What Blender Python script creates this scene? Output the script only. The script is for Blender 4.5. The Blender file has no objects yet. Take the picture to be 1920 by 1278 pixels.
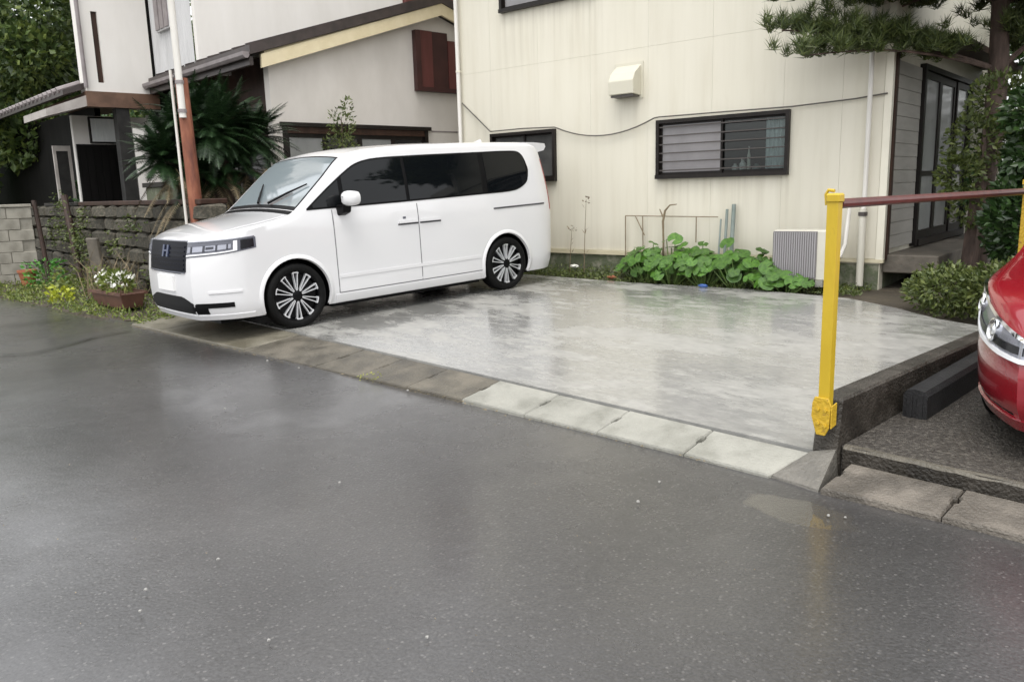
import bpy, bmesh, math, random
from mathutils import Vector, Matrix, Euler
from math import sin, cos, pi, radians, sqrt

random.seed(11)
scene = bpy.context.scene
COL = scene.collection

# ---------------------------------------------------------------- camera
CAM_H = 1.45
RIGHT = Vector((0.680, 0.733, -0.028)); DOWN = Vector((0.119, -0.147, -0.982)); FWD = Vector((-0.724, 0.664, -0.187))
cd = bpy.data.cameras.new("camera"); cam = bpy.data.objects.new("camera", cd); COL.objects.link(cam)
f_ = FWD.normalized(); r_ = (RIGHT - f_ * RIGHT.dot(f_)).normalized(); u_ = r_.cross(f_)
cam.matrix_world = Matrix(((r_.x, u_.x, -f_.x, 0), (r_.y, u_.y, -f_.y, 0), (r_.z, u_.z, -f_.z, CAM_H), (0, 0, 0, 1)))
cd.sensor_width = 36; cd.lens = 36 * 1501 / 1920; cd.clip_start = 0.05; cd.clip_end = 2000
scene.camera = cam

# ---------------------------------------------------------------- sky, sun, exposure
SUN_EL, SUN_AZ = 68, 142      # azimuth measured from +Y clockwise
world = bpy.data.worlds.new("World"); scene.world = world; world.use_nodes = True
wn, wl = world.node_tree.nodes, world.node_tree.links
bg = wn["Background"]; bg.inputs["Strength"].default_value = 0.15
sky = wn.new("ShaderNodeTexSky"); sky.sky_type = 'NISHITA'; sky.sun_disc = False
sky.sun_elevation = radians(SUN_EL); sky.sun_rotation = radians(SUN_AZ)
sky.air_density = 1.0; sky.dust_density = 6.0; sky.ozone_density = 1.0
hs = wn.new("ShaderNodeHueSaturation"); hs.inputs["Saturation"].default_value = 0.22
# overcast: the cloud layer evens out the clear-sky gradient
gm = wn.new("ShaderNodeGamma"); gm.inputs["Gamma"].default_value = 0.45
mu = wn.new("ShaderNodeVectorMath"); mu.operation = 'SCALE'; mu.inputs["Scale"].default_value = 2.6
wl.new(sky.outputs[0], hs.inputs["Color"]); wl.new(hs.outputs[0], gm.inputs["Color"]); wl.new(gm.outputs[0], mu.inputs[0]); wl.new(mu.outputs[0], bg.inputs["Color"])
sd = bpy.data.lights.new("sun", 'SUN'); sd.energy = 0.6; sd.angle = radians(30); sd.color = (1.0, 0.96, 0.9)
sun = bpy.data.objects.new("sun", sd); COL.objects.link(sun)
az = radians(SUN_AZ); el = radians(SUN_EL)
sv = Vector((sin(az) * cos(el), cos(az) * cos(el), sin(el)))
sun.rotation_euler = sv.to_track_quat('Z', 'Y').to_euler(); sun.location = sv * 40
vs = scene.view_settings
vs.view_transform = 'Standard'; vs.look = 'None'; vs.exposure = 1.22; vs.gamma = 1.0; vs.use_curve_mapping = False

# ---------------------------------------------------------------- materials
MATS = {}
def inp(n, name, v):
    if name in n.inputs: n.inputs[name].default_value = v
def c4(c): return (c[0], c[1], c[2], 1)
def mat(name, c1, c2=None, c3=None, rough=0.6, scale=6.0, detail=6, bump=0.0, bscale=None, metallic=0.0,
        coat=0.0, coat_rough=0.1, stretch=(1, 1, 1), rnd=0.0, island=False, spec=0.5, ior=None, rough2=None,
        transl=0.0, contrast=(0.35, 0.65), coords='Object'):
    m = bpy.data.materials.new(name); m.use_nodes = True
    n, l = m.node_tree.nodes, m.node_tree.links
    b = n["Principled BSDF"]
    inp(b, "Base Color", c4(c1)); inp(b, "Roughness", rough); inp(b, "Metallic", metallic)
    inp(b, "Coat Weight", coat); inp(b, "Coat Roughness", coat_rough); inp(b, "Specular IOR Level", spec)
    if ior: inp(b, "IOR", ior)
    if c2 or bump or rough2 is not None:
        tc = n.new("ShaderNodeTexCoord"); mp = n.new("ShaderNodeMapping"); mp.inputs["Scale"].default_value = stretch
        l.new(tc.outputs[coords], mp.inputs["Vector"])
        nz = n.new("ShaderNodeTexNoise"); nz.inputs["Scale"].default_value = scale; nz.inputs["Detail"].default_value = detail
        nz.inputs["Roughness"].default_value = 0.6
        l.new(mp.outputs[0], nz.inputs["Vector"])
    if c2:
        cr = n.new("ShaderNodeValToRGB"); e = cr.color_ramp.elements
        e[0].position = contrast[0]; e[1].position = contrast[1]
        e[0].color = c4(c1); e[1].color = c4(c2)
        if c3:
            q = e.new(0.5 * (contrast[0] + contrast[1])); q.color = c4(c3)
        if island:
            g = n.new("ShaderNodeNewGeometry"); ad = n.new("ShaderNodeMath"); ad.operation = 'MULTIPLY_ADD'
            l.new(g.outputs["Random Per Island"], ad.inputs[0]); ad.inputs[1].default_value = 0.7
            ml = n.new("ShaderNodeMath"); ml.operation = 'MULTIPLY'; l.new(nz.outputs["Fac"], ml.inputs[0]); ml.inputs[1].default_value = 0.3
            l.new(ml.outputs[0], ad.inputs[2]); l.new(ad.outputs[0], cr.inputs["Fac"])
        else:
            l.new(nz.outputs["Fac"], cr.inputs["Fac"])
        src = cr.outputs["Color"]
        if rnd:
            oi = n.new("ShaderNodeObjectInfo"); hv = n.new("ShaderNodeHueSaturation")
            ma = n.new("ShaderNodeMath"); ma.operation = 'MULTIPLY_ADD'; ma.inputs[1].default_value = 2 * rnd; ma.inputs[2].default_value = 1 - rnd
            l.new(oi.outputs["Random"], ma.inputs[0]); l.new(ma.outputs[0], hv.inputs["Value"]); l.new(src, hv.inputs["Color"])
            src = hv.outputs["Color"]
        l.new(src, b.inputs["Base Color"])
        csrc = src
    if rough2 is not None:
        mr = n.new("ShaderNodeMapRange"); mr.inputs["From Min"].default_value = 0.35; mr.inputs["From Max"].default_value = 0.65
        mr.inputs["To Min"].default_value = rough; mr.inputs["To Max"].default_value = rough2
        l.new(nz.outputs["Fac"], mr.inputs["Value"]); l.new(mr.outputs[0], b.inputs["Roughness"])
    if bump:
        nb = n.new("ShaderNodeTexNoise"); nb.inputs["Scale"].default_value = bscale or scale * 4; nb.inputs["Detail"].default_value = 5
        l.new(mp.outputs[0], nb.inputs["Vector"])
        bp = n.new("ShaderNodeBump"); bp.inputs["Strength"].default_value = bump; bp.inputs["Distance"].default_value = 0.02
        l.new(nb.outputs["Fac"], bp.inputs["Height"]); l.new(bp.outputs[0], b.inputs["Normal"])
    if transl:
        tr = n.new("ShaderNodeBsdfTranslucent"); mx = n.new("ShaderNodeMixShader"); mx.inputs[0].default_value = transl
        if c2: l.new(csrc, tr.inputs["Color"])
        else: tr.inputs["Color"].default_value = c4(c1)
        l.new(b.outputs[0], mx.inputs[1]); l.new(tr.outputs[0], mx.inputs[2]); l.new(mx.outputs[0], n["Material Output"].inputs["Surface"])
    MATS[name] = m
    return m

def glass_mat(name, tint, rough=0.02, ior=1.5):
    m = bpy.data.materials.new(name); m.use_nodes = True
    n, l = m.node_tree.nodes, m.node_tree.links
    n.remove(n["Principled BSDF"])
    t = n.new("ShaderNodeBsdfTransparent"); t.inputs[0].default_value = c4(tint)
    g = n.new("ShaderNodeBsdfGlossy"); g.inputs["Roughness"].default_value = rough; g.inputs["Color"].default_value = (1, 1, 1, 1)
    fr = n.new("ShaderNodeFresnel"); fr.inputs["IOR"].default_value = ior
    mx = n.new("ShaderNodeMixShader"); l.new(fr.outputs[0], mx.inputs[0]); l.new(t.outputs[0], mx.inputs[1]); l.new(g.outputs[0], mx.inputs[2])
    l.new(mx.outputs[0], n["Material Output"].inputs["Surface"])
    MATS[name] = m
    return m

def asphalt_mat():
    m = bpy.data.materials.new("wet_asphalt"); m.use_nodes = True
    n, l = m.node_tree.nodes, m.node_tree.links
    b = n["Principled BSDF"]
    g = n.new("ShaderNodeNewGeometry")
    def noise(scale, detail=4, rough=0.55):
        q = n.new("ShaderNodeTexNoise"); q.inputs["Scale"].default_value = scale; q.inputs["Detail"].default_value = detail
        q.inputs["Roughness"].default_value = rough
        l.new(g.outputs["Position"], q.inputs["Vector"]); return q
    def ramp(src, stops):
        cr = n.new("ShaderNodeValToRGB"); e = cr.color_ramp.elements
        while len(e) < len(stops): e.new(0.5)
        for k, (p, c) in enumerate(stops): e[k].position = p; e[k].color = c4(c)
        l.new(src, cr.inputs["Fac"]); return cr
    big = noise(0.5, 6); fine = noise(95, 3, 0.7)
    base = ramp(big.outputs["Fac"], [(0.28, (0.034, 0.033, 0.033)), (0.72, (0.076, 0.074, 0.073))])
    # aggregate: pale stones in the binder
    vo = n.new("ShaderNodeTexVoronoi"); vo.inputs["Scale"].default_value = 62; l.new(g.outputs["Position"], vo.inputs["Vector"])
    agg = ramp(vo.outputs["Color"], [(0.58, (0, 0, 0)), (0.92, (1, 1, 1))])
    vd = n.new("ShaderNodeMath"); vd.operation = 'LESS_THAN'; vd.inputs[1].default_value = 0.35; l.new(vo.outputs["Distance"], vd.inputs[0])
    mm = n.new("ShaderNodeMath"); mm.operation = 'MULTIPLY'; l.new(agg.outputs[0], mm.inputs[0]); l.new(vd.outputs[0], mm.inputs[1])
    m2 = n.new("ShaderNodeMath"); m2.operation = 'MULTIPLY'; l.new(mm.outputs[0], m2.inputs[0]); m2.inputs[1].default_value = 0.34
    mix = n.new("ShaderNodeMixRGB"); l.new(m2.outputs[0], mix.inputs[0]); l.new(base.outputs[0], mix.inputs[1]); mix.inputs[2].default_value = (0.26, 0.25, 0.24, 1)
    mix2 = n.new("ShaderNodeMixRGB"); mix2.blend_type = 'MULTIPLY'; mix2.inputs[0].default_value = 0.6
    fr = ramp(fine.outputs["Fac"], [(0.3, (0.40, 0.40, 0.40)), (0.7, (1.45, 1.45, 1.45))])
    l.new(mix.outputs[0], mix2.inputs[1]); l.new(fr.outputs[0], mix2.inputs[2]); l.new(mix2.outputs[0], b.inputs["Base Color"])
    wet = noise(0.9, 7, 0.6)
    mr = n.new("ShaderNodeMapRange"); mr.inputs["From Min"].default_value = 0.3; mr.inputs["From Max"].default_value = 0.7
    mr.inputs["To Min"].default_value = 0.18; mr.inputs["To Max"].default_value = 0.40
    l.new(wet.outputs["Fac"], mr.inputs["Value"]); l.new(mr.outputs[0], b.inputs["Roughness"])
    bp = n.new("ShaderNodeBump"); bp.inputs["Strength"].default_value = 0.32; bp.inputs["Distance"].default_value = 0.004
    ad = n.new("ShaderNodeMath"); ad.operation = 'ADD'; l.new(fine.outputs["Fac"], ad.inputs[0]); l.new(vo.outputs["Distance"], ad.inputs[1])
    l.new(ad.outputs[0], bp.inputs["Height"])
    bp2 = n.new("ShaderNodeBump"); bp2.inputs["Strength"].default_value = 0.35; bp2.inputs["Distance"].default_value = 0.05
    l.new(big.outputs["Fac"], bp2.inputs["Height"]); l.new(bp2.outputs[0], bp.inputs["Normal"]); l.new(bp.outputs[0], b.inputs["Normal"])
    cwr = n.new("ShaderNodeMapRange"); cwr.inputs["From Min"].default_value = 0.40; cwr.inputs["From Max"].default_value = 0.60
    cwr.inputs["To Min"].default_value = 0.40; cwr.inputs["To Max"].default_value = 0.85; l.new(wet.outputs["Fac"], cwr.inputs["Value"]); l.new(cwr.outputs[0], b.inputs["Coat Weight"])
    ccr = n.new("ShaderNodeMapRange"); ccr.inputs["From Min"].default_value = 0.40; ccr.inputs["From Max"].default_value = 0.62
    ccr.inputs["To Min"].default_value = 0.32; ccr.inputs["To Max"].default_value = 0.17; l.new(wet.outputs["Fac"], ccr.inputs["Value"]); l.new(ccr.outputs[0], b.inputs["Coat Roughness"]); inp(b, "Coat IOR", 1.5)
    l.new(bp2.outputs[0], b.inputs["Coat Normal"])
    # shallow puddle at the foot of the kerb wall: standing water with a ragged outline
    sub = n.new("ShaderNodeVectorMath"); sub.operation = 'SUBTRACT'; sub.inputs[1].default_value = (-1.63, 3.20, 0.0); l.new(g.outputs["Position"], sub.inputs[0])
    mpp = n.new("ShaderNodeMapping"); mpp.inputs["Rotation"].default_value = (0, 0, radians(42)); mpp.inputs["Scale"].default_value = (1.0, 2.0, 0.0); l.new(sub.outputs[0], mpp.inputs["Vector"])
    ln = n.new("ShaderNodeVectorMath"); ln.operation = 'LENGTH'; l.new(mpp.outputs[0], ln.inputs[0])
    pn = noise(7, 5); pa = n.new("ShaderNodeMath"); pa.operation = 'MULTIPLY_ADD'; l.new(pn.outputs["Fac"], pa.inputs[0]); pa.inputs[1].default_value = 0.22; l.new(ln.outputs["Value"], pa.inputs[2])
    pm_ = n.new("ShaderNodeMapRange"); pm_.inputs["From Min"].default_value = 0.40; pm_.inputs["From Max"].default_value = 0.34; l.new(pa.outputs[0], pm_.inputs["Value"])
    def blend(sock, target):
        src = sock.links[0].from_socket; mx = n.new("ShaderNodeMix"); mx.data_type = 'FLOAT'
        l.new(pm_.outputs[0], mx.inputs[0]); l.new(src, mx.inputs[2]); mx.inputs[3].default_value = target; l.new(mx.outputs[0], sock)
    blend(b.inputs["Roughness"], 0.10); blend(b.inputs["Coat Roughness"], 0.03); blend(b.inputs["Coat Weight"], 1.0)
    pc = n.new("ShaderNodeMixRGB"); l.new(pm_.outputs[0], pc.inputs[0]); l.new(mix2.outputs[0], pc.inputs[1]); pc.inputs[2].default_value = (0.068, 0.064, 0.057, 1); l.new(pc.outputs[0], b.inputs["Base Color"])
    MATS["wet_asphalt"] = m

def slab_mat():
    m = bpy.data.materials.new("wet_concrete"); m.use_nodes = True
    n, l = m.node_tree.nodes, m.node_tree.links
    b = n["Principled BSDF"]
    g = n.new("ShaderNodeNewGeometry"); mp = n.new("ShaderNodeMapping"); mp.inputs["Scale"].default_value = (1.0, 2.2, 1)
    mp.inputs["Rotation"].default_value = (0, 0, radians(44))
    l.new(g.outputs["Position"], mp.inputs["Vector"])
    def noise(scale, detail, src=mp.outputs[0], rough=0.6):
        q = n.new("ShaderNodeTexNoise"); q.inputs["Scale"].default_value = scale; q.inputs["Detail"].default_value = detail
        q.inputs["Roughness"].default_value = rough
        l.new(src, q.inputs["Vector"]); return q
    a = noise(0.75, 8); c = noise(4.0, 7); d = noise(40, 4); e2 = noise(9.0, 8, rough=0.7)
    def mrange(src, f0, f1, t0, t1):
        q = n.new("ShaderNodeMapRange"); q.inputs["From Min"].default_value = f0; q.inputs["From Max"].default_value = f1
        q.inputs["To Min"].default_value = t0; q.inputs["To Max"].default_value = t1; l.new(src, q.inputs["Value"]); return q.outputs[0]
    def math(op, x, y):
        q = n.new("ShaderNodeMath"); q.operation = op
        for k, w in enumerate((x, y)):
            if isinstance(w, float): q.inputs[k].default_value = w
            else: l.new(w, q.inputs[k])
        return q.outputs[0]
    mixf = math('ADD', math('MULTIPLY', a.outputs["Fac"], 0.62), math('MULTIPLY', c.outputs["Fac"], 0.38))
    dry = mrange(mixf, 0.455, 0.575, 0.0, 1.0)            # 1 = drying, 0 = standing film of water
    cr = n.new("ShaderNodeValToRGB"); e = cr.color_ramp.elements
    e[0].position = 0.0; e[0].color = (0.258, 0.257, 0.247, 1); e[1].position = 1.0; e[1].color = (0.325, 0.321, 0.304, 1)
    l.new(dry, cr.inputs["Fac"])
    cr2 = n.new("ShaderNodeValToRGB"); e = cr2.color_ramp.elements
    e[0].position = 0.36; e[0].color = (0.86, 0.86, 0.86, 1); e[1].position = 0.70; e[1].color = (1.22, 1.22, 1.20, 1)
    l.new(e2.outputs["Fac"], cr2.inputs["Fac"])
    mx = n.new("ShaderNodeMixRGB"); mx.blend_type = 'MULTIPLY'; mx.inputs[0].default_value = 1
    l.new(cr.outputs[0], mx.inputs[1]); l.new(cr2.outputs[0], mx.inputs[2]); l.new(mx.outputs[0], b.inputs["Base Color"])
    l.new(mrange(dry, 0, 1, 0.18, 0.42), b.inputs["Roughness"])
    l.new(mrange(dry, 0, 1, 0.85, 0.25), b.inputs["Coat Weight"])
    inp(b, "Coat Roughness", 0.10); inp(b, "Coat IOR", 1.36)
    bp = n.new("ShaderNodeBump"); bp.inputs["Strength"].default_value = 0.12; bp.inputs["Distance"].default_value = 0.03
    l.new(c.outputs["Fac"], bp.inputs["Height"])
    bp2 = n.new("ShaderNodeBump"); bp2.inputs["Strength"].default_value = 0.15; bp2.inputs["Distance"].default_value = 0.006
    l.new(d.outputs["Fac"], bp2.inputs["Height"]); l.new(bp.outputs[0], bp2.inputs["Normal"]); l.new(bp2.outputs[0], b.inputs["Normal"])
    bp3 = n.new("ShaderNodeBump"); bp3.inputs["Strength"].default_value = 0.09; bp3.inputs["Distance"].default_value = 0.03
    l.new(c.outputs["Fac"], bp3.inputs["Height"]); l.new(bp3.outputs[0], b.inputs["Coat Normal"])
    MATS["wet_concrete"] = m

asphalt_mat(); slab_mat()
mat("soil", (0.036, 0.029, 0.020), (0.070, 0.057, 0.038), rough=0.85, scale=3, bump=0.8, bscale=30)
mat("far_ground", (0.05, 0.06, 0.03), (0.09, 0.09, 0.05), rough=0.9, scale=0.6, bump=0.4, bscale=8)
mat("verge", (0.06, 0.06, 0.028), (0.13, 0.12, 0.06), (0.085, 0.09, 0.035), rough=0.85, scale=5, bump=0.8, bscale=45)
mat("kerb_clean", (0.21, 0.208, 0.18), (0.31, 0.306, 0.27), (0.275, 0.272, 0.24), rough=0.30, scale=3.5, bump=0.35, bscale=60, rnd=0.06, rough2=0.55)
mat("kerb_old", (0.066, 0.059, 0.046), (0.135, 0.12, 0.094), (0.098, 0.088, 0.068), rough=0.32, scale=4, bump=0.5, bscale=60, rnd=0.10, rough2=0.6)
mat("kerb_brown", (0.080, 0.071, 0.059), (0.165, 0.146, 0.122), (0.115, 0.102, 0.085), rough=0.35, scale=5, bump=0.6, bscale=70, rnd=0.08, rough2=0.6)
mat("kerb_apron", (0.115, 0.105, 0.078), (0.195, 0.18, 0.14), rough=0.35, scale=3, bump=0.4, bscale=50, rough2=0.6)
mat("mortar", (0.10, 0.095, 0.083), (0.16, 0.15, 0.13), rough=0.4, scale=8, bump=0.5, bscale=50)
mat("old_concrete", (0.022, 0.019, 0.015), (0.060, 0.052, 0.042), (0.034, 0.029, 0.022), rough=0.35, scale=5, bump=0.7, bscale=60, rough2=0.65)
mat("lot_concrete", (0.042, 0.037, 0.032), (0.20, 0.18, 0.15), (0.070, 0.063, 0.053), contrast=(0.38, 0.78), rough=0.28, scale=42, detail=10, bump=0.8, bscale=70, rough2=0.6)
mat("rubber_block", (0.018, 0.018, 0.019), (0.030, 0.030, 0.031), spec=0.35, rough=0.45, scale=8, bump=0.3, bscale=80)
mat("yellow_paint", (0.50, 0.345, 0.020), (0.15, 0.065, 0.022), (0.55, 0.385, 0.025), rough=0.4, scale=10, detail=9, stretch=(1, 1, 0.35), contrast=(0.40, 0.80), bump=0.05, bscale=50)
mat("yellow_worn", (0.52, 0.33, 0.02), (0.20, 0.07, 0.025), (0.55, 0.36, 0.022), rough=0.5, scale=28, contrast=(0.45, 0.72), bump=0.4, bscale=60)
mat("rail_brown", (0.075, 0.022, 0.018), (0.12, 0.035, 0.028), rough=0.35, scale=12)
mat("rust", (0.10, 0.030, 0.020), (0.36, 0.145, 0.080), (0.23, 0.078, 0.042), contrast=(0.30, 0.72), rough=0.6, scale=9, bump=0.3, bscale=60, stretch=(1, 1, 0.25))
mat("white_pipe", (0.62, 0.60, 0.55), (0.72, 0.70, 0.66), rough=0.4, scale=5, stretch=(1, 1, 0.2))
mat("beige_wall", (0.625, 0.590, 0.485), (0.690, 0.660, 0.560), (0.670, 0.640, 0.538), contrast=(0.28, 0.66), rough=0.55, scale=1.6, detail=10, stretch=(2.6, 2.6, 0.30), bump=0.06, bscale=30, rnd=0.012)
def stain_wall():
    m = MATS["beige_wall"]; n, l = m.node_tree.nodes, m.node_tree.links; b = n["Principled BSDF"]; src = b.inputs["Base Color"].links[0].from_socket
    tc = n.new("ShaderNodeTexCoord"); sx = n.new("ShaderNodeSeparateXYZ"); l.new(tc.outputs["Object"], sx.inputs[0])
    mp = n.new("ShaderNodeMapping"); mp.inputs["Scale"].default_value = (13, 13, 0.55); l.new(tc.outputs["Object"], mp.inputs["Vector"])
    nz = n.new("ShaderNodeTexNoise"); nz.inputs["Scale"].default_value = 1.0; nz.inputs["Detail"].default_value = 6; l.new(mp.outputs[0], nz.inputs["Vector"])
    def mr(v, a, b_, c, d):
        q = n.new("ShaderNodeMapRange"); q.inputs[1].default_value = a; q.inputs[2].default_value = b_; q.inputs[3].default_value = c; q.inputs[4].default_value = d; l.new(v, q.inputs[0]); return q.outputs[0]
    def mt(op, x, y):
        q = n.new("ShaderNodeMath"); q.operation = op
        for k, w in enumerate((x, y)):
            if isinstance(w, float): q.inputs[k].default_value = w
            else: l.new(w, q.inputs[k])
        return q.outputs[0]
    streak = mr(nz.outputs["Fac"], 0.50, 0.72, 0.0, 1.0); total = mt('MULTIPLY', streak, 0.06)
    for (u0, u1, z1, dz) in ((1.55, 3.42, 1.53, 0.75), (-1.1, 0.75, 3.98, 0.9), (0.98, 1.38, 2.6, 0.55), (-1.35, 0.02, 1.55, 0.7)):
        mu_ = mt('MULTIPLY', mr(sx.outputs[0], u0 - 0.05, u0 + 0.05, 0.0, 1.0), mr(sx.outputs[0], u1 - 0.05, u1 + 0.05, 1.0, 0.0))
        mz_ = mt('MULTIPLY', mr(sx.outputs[2], z1 - dz, z1, 0.0, 1.0), mt('LESS_THAN', sx.outputs[2], z1))
        total = mt('ADD', total, mt('MULTIPLY', mt('MULTIPLY', mu_, mz_), mt('MULTIPLY', mr(nz.outputs["Fac"], 0.40, 0.66, 0.0, 1.0), 0.24)))
    total = mt('ADD', total, mt('MULTIPLY', mr(sx.outputs[2], 0.55, 0.95, 1.0, 0.0), mt('MULTIPLY', nz.outputs["Fac"], 0.35)))
    mx = n.new("ShaderNodeMixRGB"); mx.use_clamp = True; l.new(total, mx.inputs[0]); l.new(src, mx.inputs[1]); mx.inputs[2].default_value = (0.27, 0.23, 0.155, 1); l.new(mx.outputs[0], b.inputs["Base Color"])
stain_wall()
mat("beige_trim", (0.72, 0.69, 0.58), (0.76, 0.73, 0.62), rough=0.5, scale=4)
mat("flashing", (0.50, 0.45, 0.31), (0.60, 0.55, 0.40), rough=0.5, scale=6, stretch=(1, 1, 4))
mat("foundation", (0.12, 0.12, 0.09), (0.24, 0.23, 0.18), (0.09, 0.11, 0.06), rough=0.7, scale=5, bump=0.4, bscale=40)
mat("backing", (0.55, 0.525, 0.43), rough=0.8)
mat("dark_frame", (0.009, 0.007, 0.006), (0.016, 0.012, 0.010), spec=0.3, rough=0.4, scale=12)
mat("bar_metal", (0.06, 0.052, 0.048), rough=0.35)
mat("frosted_pane", (0.23, 0.22, 0.225), (0.28, 0.27, 0.275), rough=0.22, scale=2.5)
mat("interior", (0.10, 0.095, 0.09), rough=0.8)
mat("curtain", (0.62, 0.66, 0.66), (0.72, 0.75, 0.74), rough=0.8, scale=5, stretch=(6, 6, 0.6))
glass_mat("clear_glass", (0.75, 0.80, 0.80)); glass_mat("dim_glass", (0.35, 0.38, 0.38))
mat("dark_glass", (0.012, 0.013, 0.015), rough=0.04, spec=0.6)
mat("grey_glass", (0.20, 0.205, 0.20), (0.28, 0.285, 0.28), rough=0.12, scale=1.6, stretch=(1, 1, 0.3))
mat("smoked_pane", (0.055, 0.055, 0.055), (0.085, 0.085, 0.082), rough=0.12, scale=3)
mat("grey_siding", (0.33, 0.315, 0.285), (0.40, 0.385, 0.35), rough=0.55, scale=4, stretch=(0.6, 0.6, 3))
mat("brown_wood", (0.030, 0.016, 0.011), (0.055, 0.029, 0.020), spec=0.25, rough=0.5, scale=7, stretch=(1, 1, 0.2))
mat("step_concrete", (0.085, 0.075, 0.06), (0.15, 0.13, 0.105), rough=0.6, scale=6, bump=0.3)
mat("ac_white", (0.58, 0.56, 0.48), (0.63, 0.61, 0.53), rough=0.4, scale=5)
mat("ac_fin", (0.20, 0.19, 0.19), rough=0.5)
mat("ac_slat", (0.33, 0.32, 0.33), rough=0.45)
mat("cable", (0.10, 0.092, 0.08), rough=0.6)
mat("hood_cream", (0.62, 0.595, 0.49), rough=0.4)
mat("gable_plaster", (0.60, 0.565, 0.52), (0.67, 0.635, 0.59), rough=0.7, scale=1.8, stretch=(1, 1, 0.5), bump=0.05, bscale=40)
mat("white_plaster", (0.74, 0.715, 0.67), (0.80, 0.775, 0.735), rough=0.6, scale=1.5, stretch=(1.5, 1.5, 0.4))
mat("grey_corrugated", (0.50, 0.50, 0.50), (0.60, 0.60, 0.60), rough=0.45, scale=2, stretch=(3, 3, 0.3))
mat("cream_board", (0.66, 0.57, 0.37), (0.72, 0.63, 0.43), rough=0.5, scale=5)
mat("dark_roof", (0.035, 0.027, 0.025), (0.06, 0.046, 0.042), rough=0.4, scale=6)
mat("gutter_grey", (0.20, 0.175, 0.175), (0.28, 0.25, 0.25), rough=0.4, scale=5)
mat("red_panel", (0.095, 0.026, 0.023), (0.135, 0.040, 0.035), rough=0.4, scale=3, stretch=(1, 1, 0.3))
mat("red_dark", (0.035, 0.011, 0.010), (0.055, 0.017, 0.015), rough=0.45, scale=3)
mat("porch_brown", (0.10, 0.055, 0.035), (0.16, 0.09, 0.058), rough=0.55, scale=5)
mat("post_grey", (0.022, 0.0215, 0.0205), (0.038, 0.037, 0.035), spec=0.2, rough=0.55, scale=5)
mat("canopy", (0.34, 0.31, 0.29), (0.46, 0.43, 0.40), rough=0.6, scale=5)
mat("black_board", (0.005, 0.0048, 0.0045), (0.010, 0.0095, 0.009), spec=0.08, rough=0.6, scale=6, stretch=(1, 1, 0.2))
mat("stone", (0.030, 0.030, 0.020), (0.115, 0.100, 0.074), (0.060, 0.054, 0.038), rough=0.75, scale=7, bump=0.9, bscale=26, rnd=0.30)
mat("stone_joint", (0.014, 0.013, 0.010), (0.026, 0.024, 0.019), rough=0.9, scale=8)
mat("block", (0.23, 0.215, 0.18), (0.37, 0.35, 0.30), (0.31, 0.295, 0.25), rough=0.75, scale=4, bump=0.4, bscale=60, rnd=0.08)
mat("iron_rust", (0.030, 0.020, 0.016), (0.06, 0.034, 0.025), rough=0.6, scale=10)
mat("terracotta", (0.30, 0.10, 0.05), (0.38, 0.14, 0.07), rough=0.6, scale=7)
mat("planter_brown", (0.085, 0.040, 0.028), (0.13, 0.062, 0.042), rough=0.55, scale=6)
mat("pebble", (0.29, 0.285, 0.27), rough=0.5)
# foliage
mat("leaf_fuki", (0.035, 0.10, 0.010), (0.105, 0.225, 0.028), (0.062, 0.16, 0.016), rough=0.38, scale=2.2, rnd=0.25, transl=0.18, bump=0.3, bscale=30)
mat("leaf_stem", (0.16, 0.25, 0.07), rough=0.5)
mat("leaf_pine", (0.03, 0.05, 0.014), (0.14, 0.17, 0.045), (0.075, 0.105, 0.027), rough=0.5, scale=1.5, island=True, contrast=(0.1, 0.95), transl=0.1)
mat("leaf_bush", (0.018, 0.045, 0.012), (0.06, 0.14, 0.03), (0.035, 0.09, 0.018), rough=0.4, scale=1.2, island=True, contrast=(0.1, 0.95), transl=0.15)
mat("leaf_camellia", (0.014, 0.034, 0.010), (0.055, 0.105, 0.028), (0.030, 0.065, 0.017), rough=0.3, scale=1.2, island=True, contrast=(0.1, 0.95), transl=0.12)
mat("leaf_shrub", (0.045, 0.07, 0.017), (0.16, 0.19, 0.05), (0.09, 0.12, 0.03), rough=0.45, scale=2, island=True, contrast=(0.1, 0.95), transl=0.15)
mat("leaf_tree", (0.03, 0.055, 0.016), (0.22, 0.27, 0.065), (0.09, 0.14, 0.035), rough=0.5, scale=0.7, island=True, contrast=(0.15, 0.95), transl=0.2)
mat("leaf_cycad", (0.007, 0.020, 0.007), (0.030, 0.062, 0.021), (0.015, 0.036, 0.012), spec=0.3, rough=0.42, scale=1.2, island=True, contrast=(0.1, 0.95))
mat("leaf_dead", (0.11, 0.085, 0.045), (0.26, 0.20, 0.12), (0.17, 0.135, 0.075), rough=0.75, scale=2, island=True, contrast=(0.1, 0.95))
mat("leaf_weed", (0.07, 0.11, 0.022), (0.24, 0.27, 0.06), (0.14, 0.18, 0.035), rough=0.5, scale=3, island=True, contrast=(0.1, 0.95), transl=0.2)
mat("leaf_yellow", (0.30, 0.34, 0.03), (0.55, 0.55, 0.06), (0.40, 0.46, 0.04), rough=0.5, scale=3, island=True, contrast=(0.1, 0.95), transl=0.25)
mat("leaf_bright", (0.05, 0.19, 0.03), (0.12, 0.32, 0.05), rough=0.4, scale=3, island=True, contrast=(0.1, 0.95), transl=0.2)
mat("petal", (0.72, 0.72, 0.66), (0.80, 0.80, 0.74), rough=0.6, scale=3)
mat("dry_stalk", (0.16, 0.12, 0.075), (0.25, 0.20, 0.13), rough=0.8, scale=6)
mat("bark", (0.055, 0.038, 0.03), (0.15, 0.105, 0.085), (0.09, 0.062, 0.05), rough=0.85, scale=9, stretch=(1, 1, 0.3), bump=1.0, bscale=22)
mat("green_pipe", (0.17, 0.21, 0.19), (0.24, 0.28, 0.26), rough=0.45, scale=6)
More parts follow.
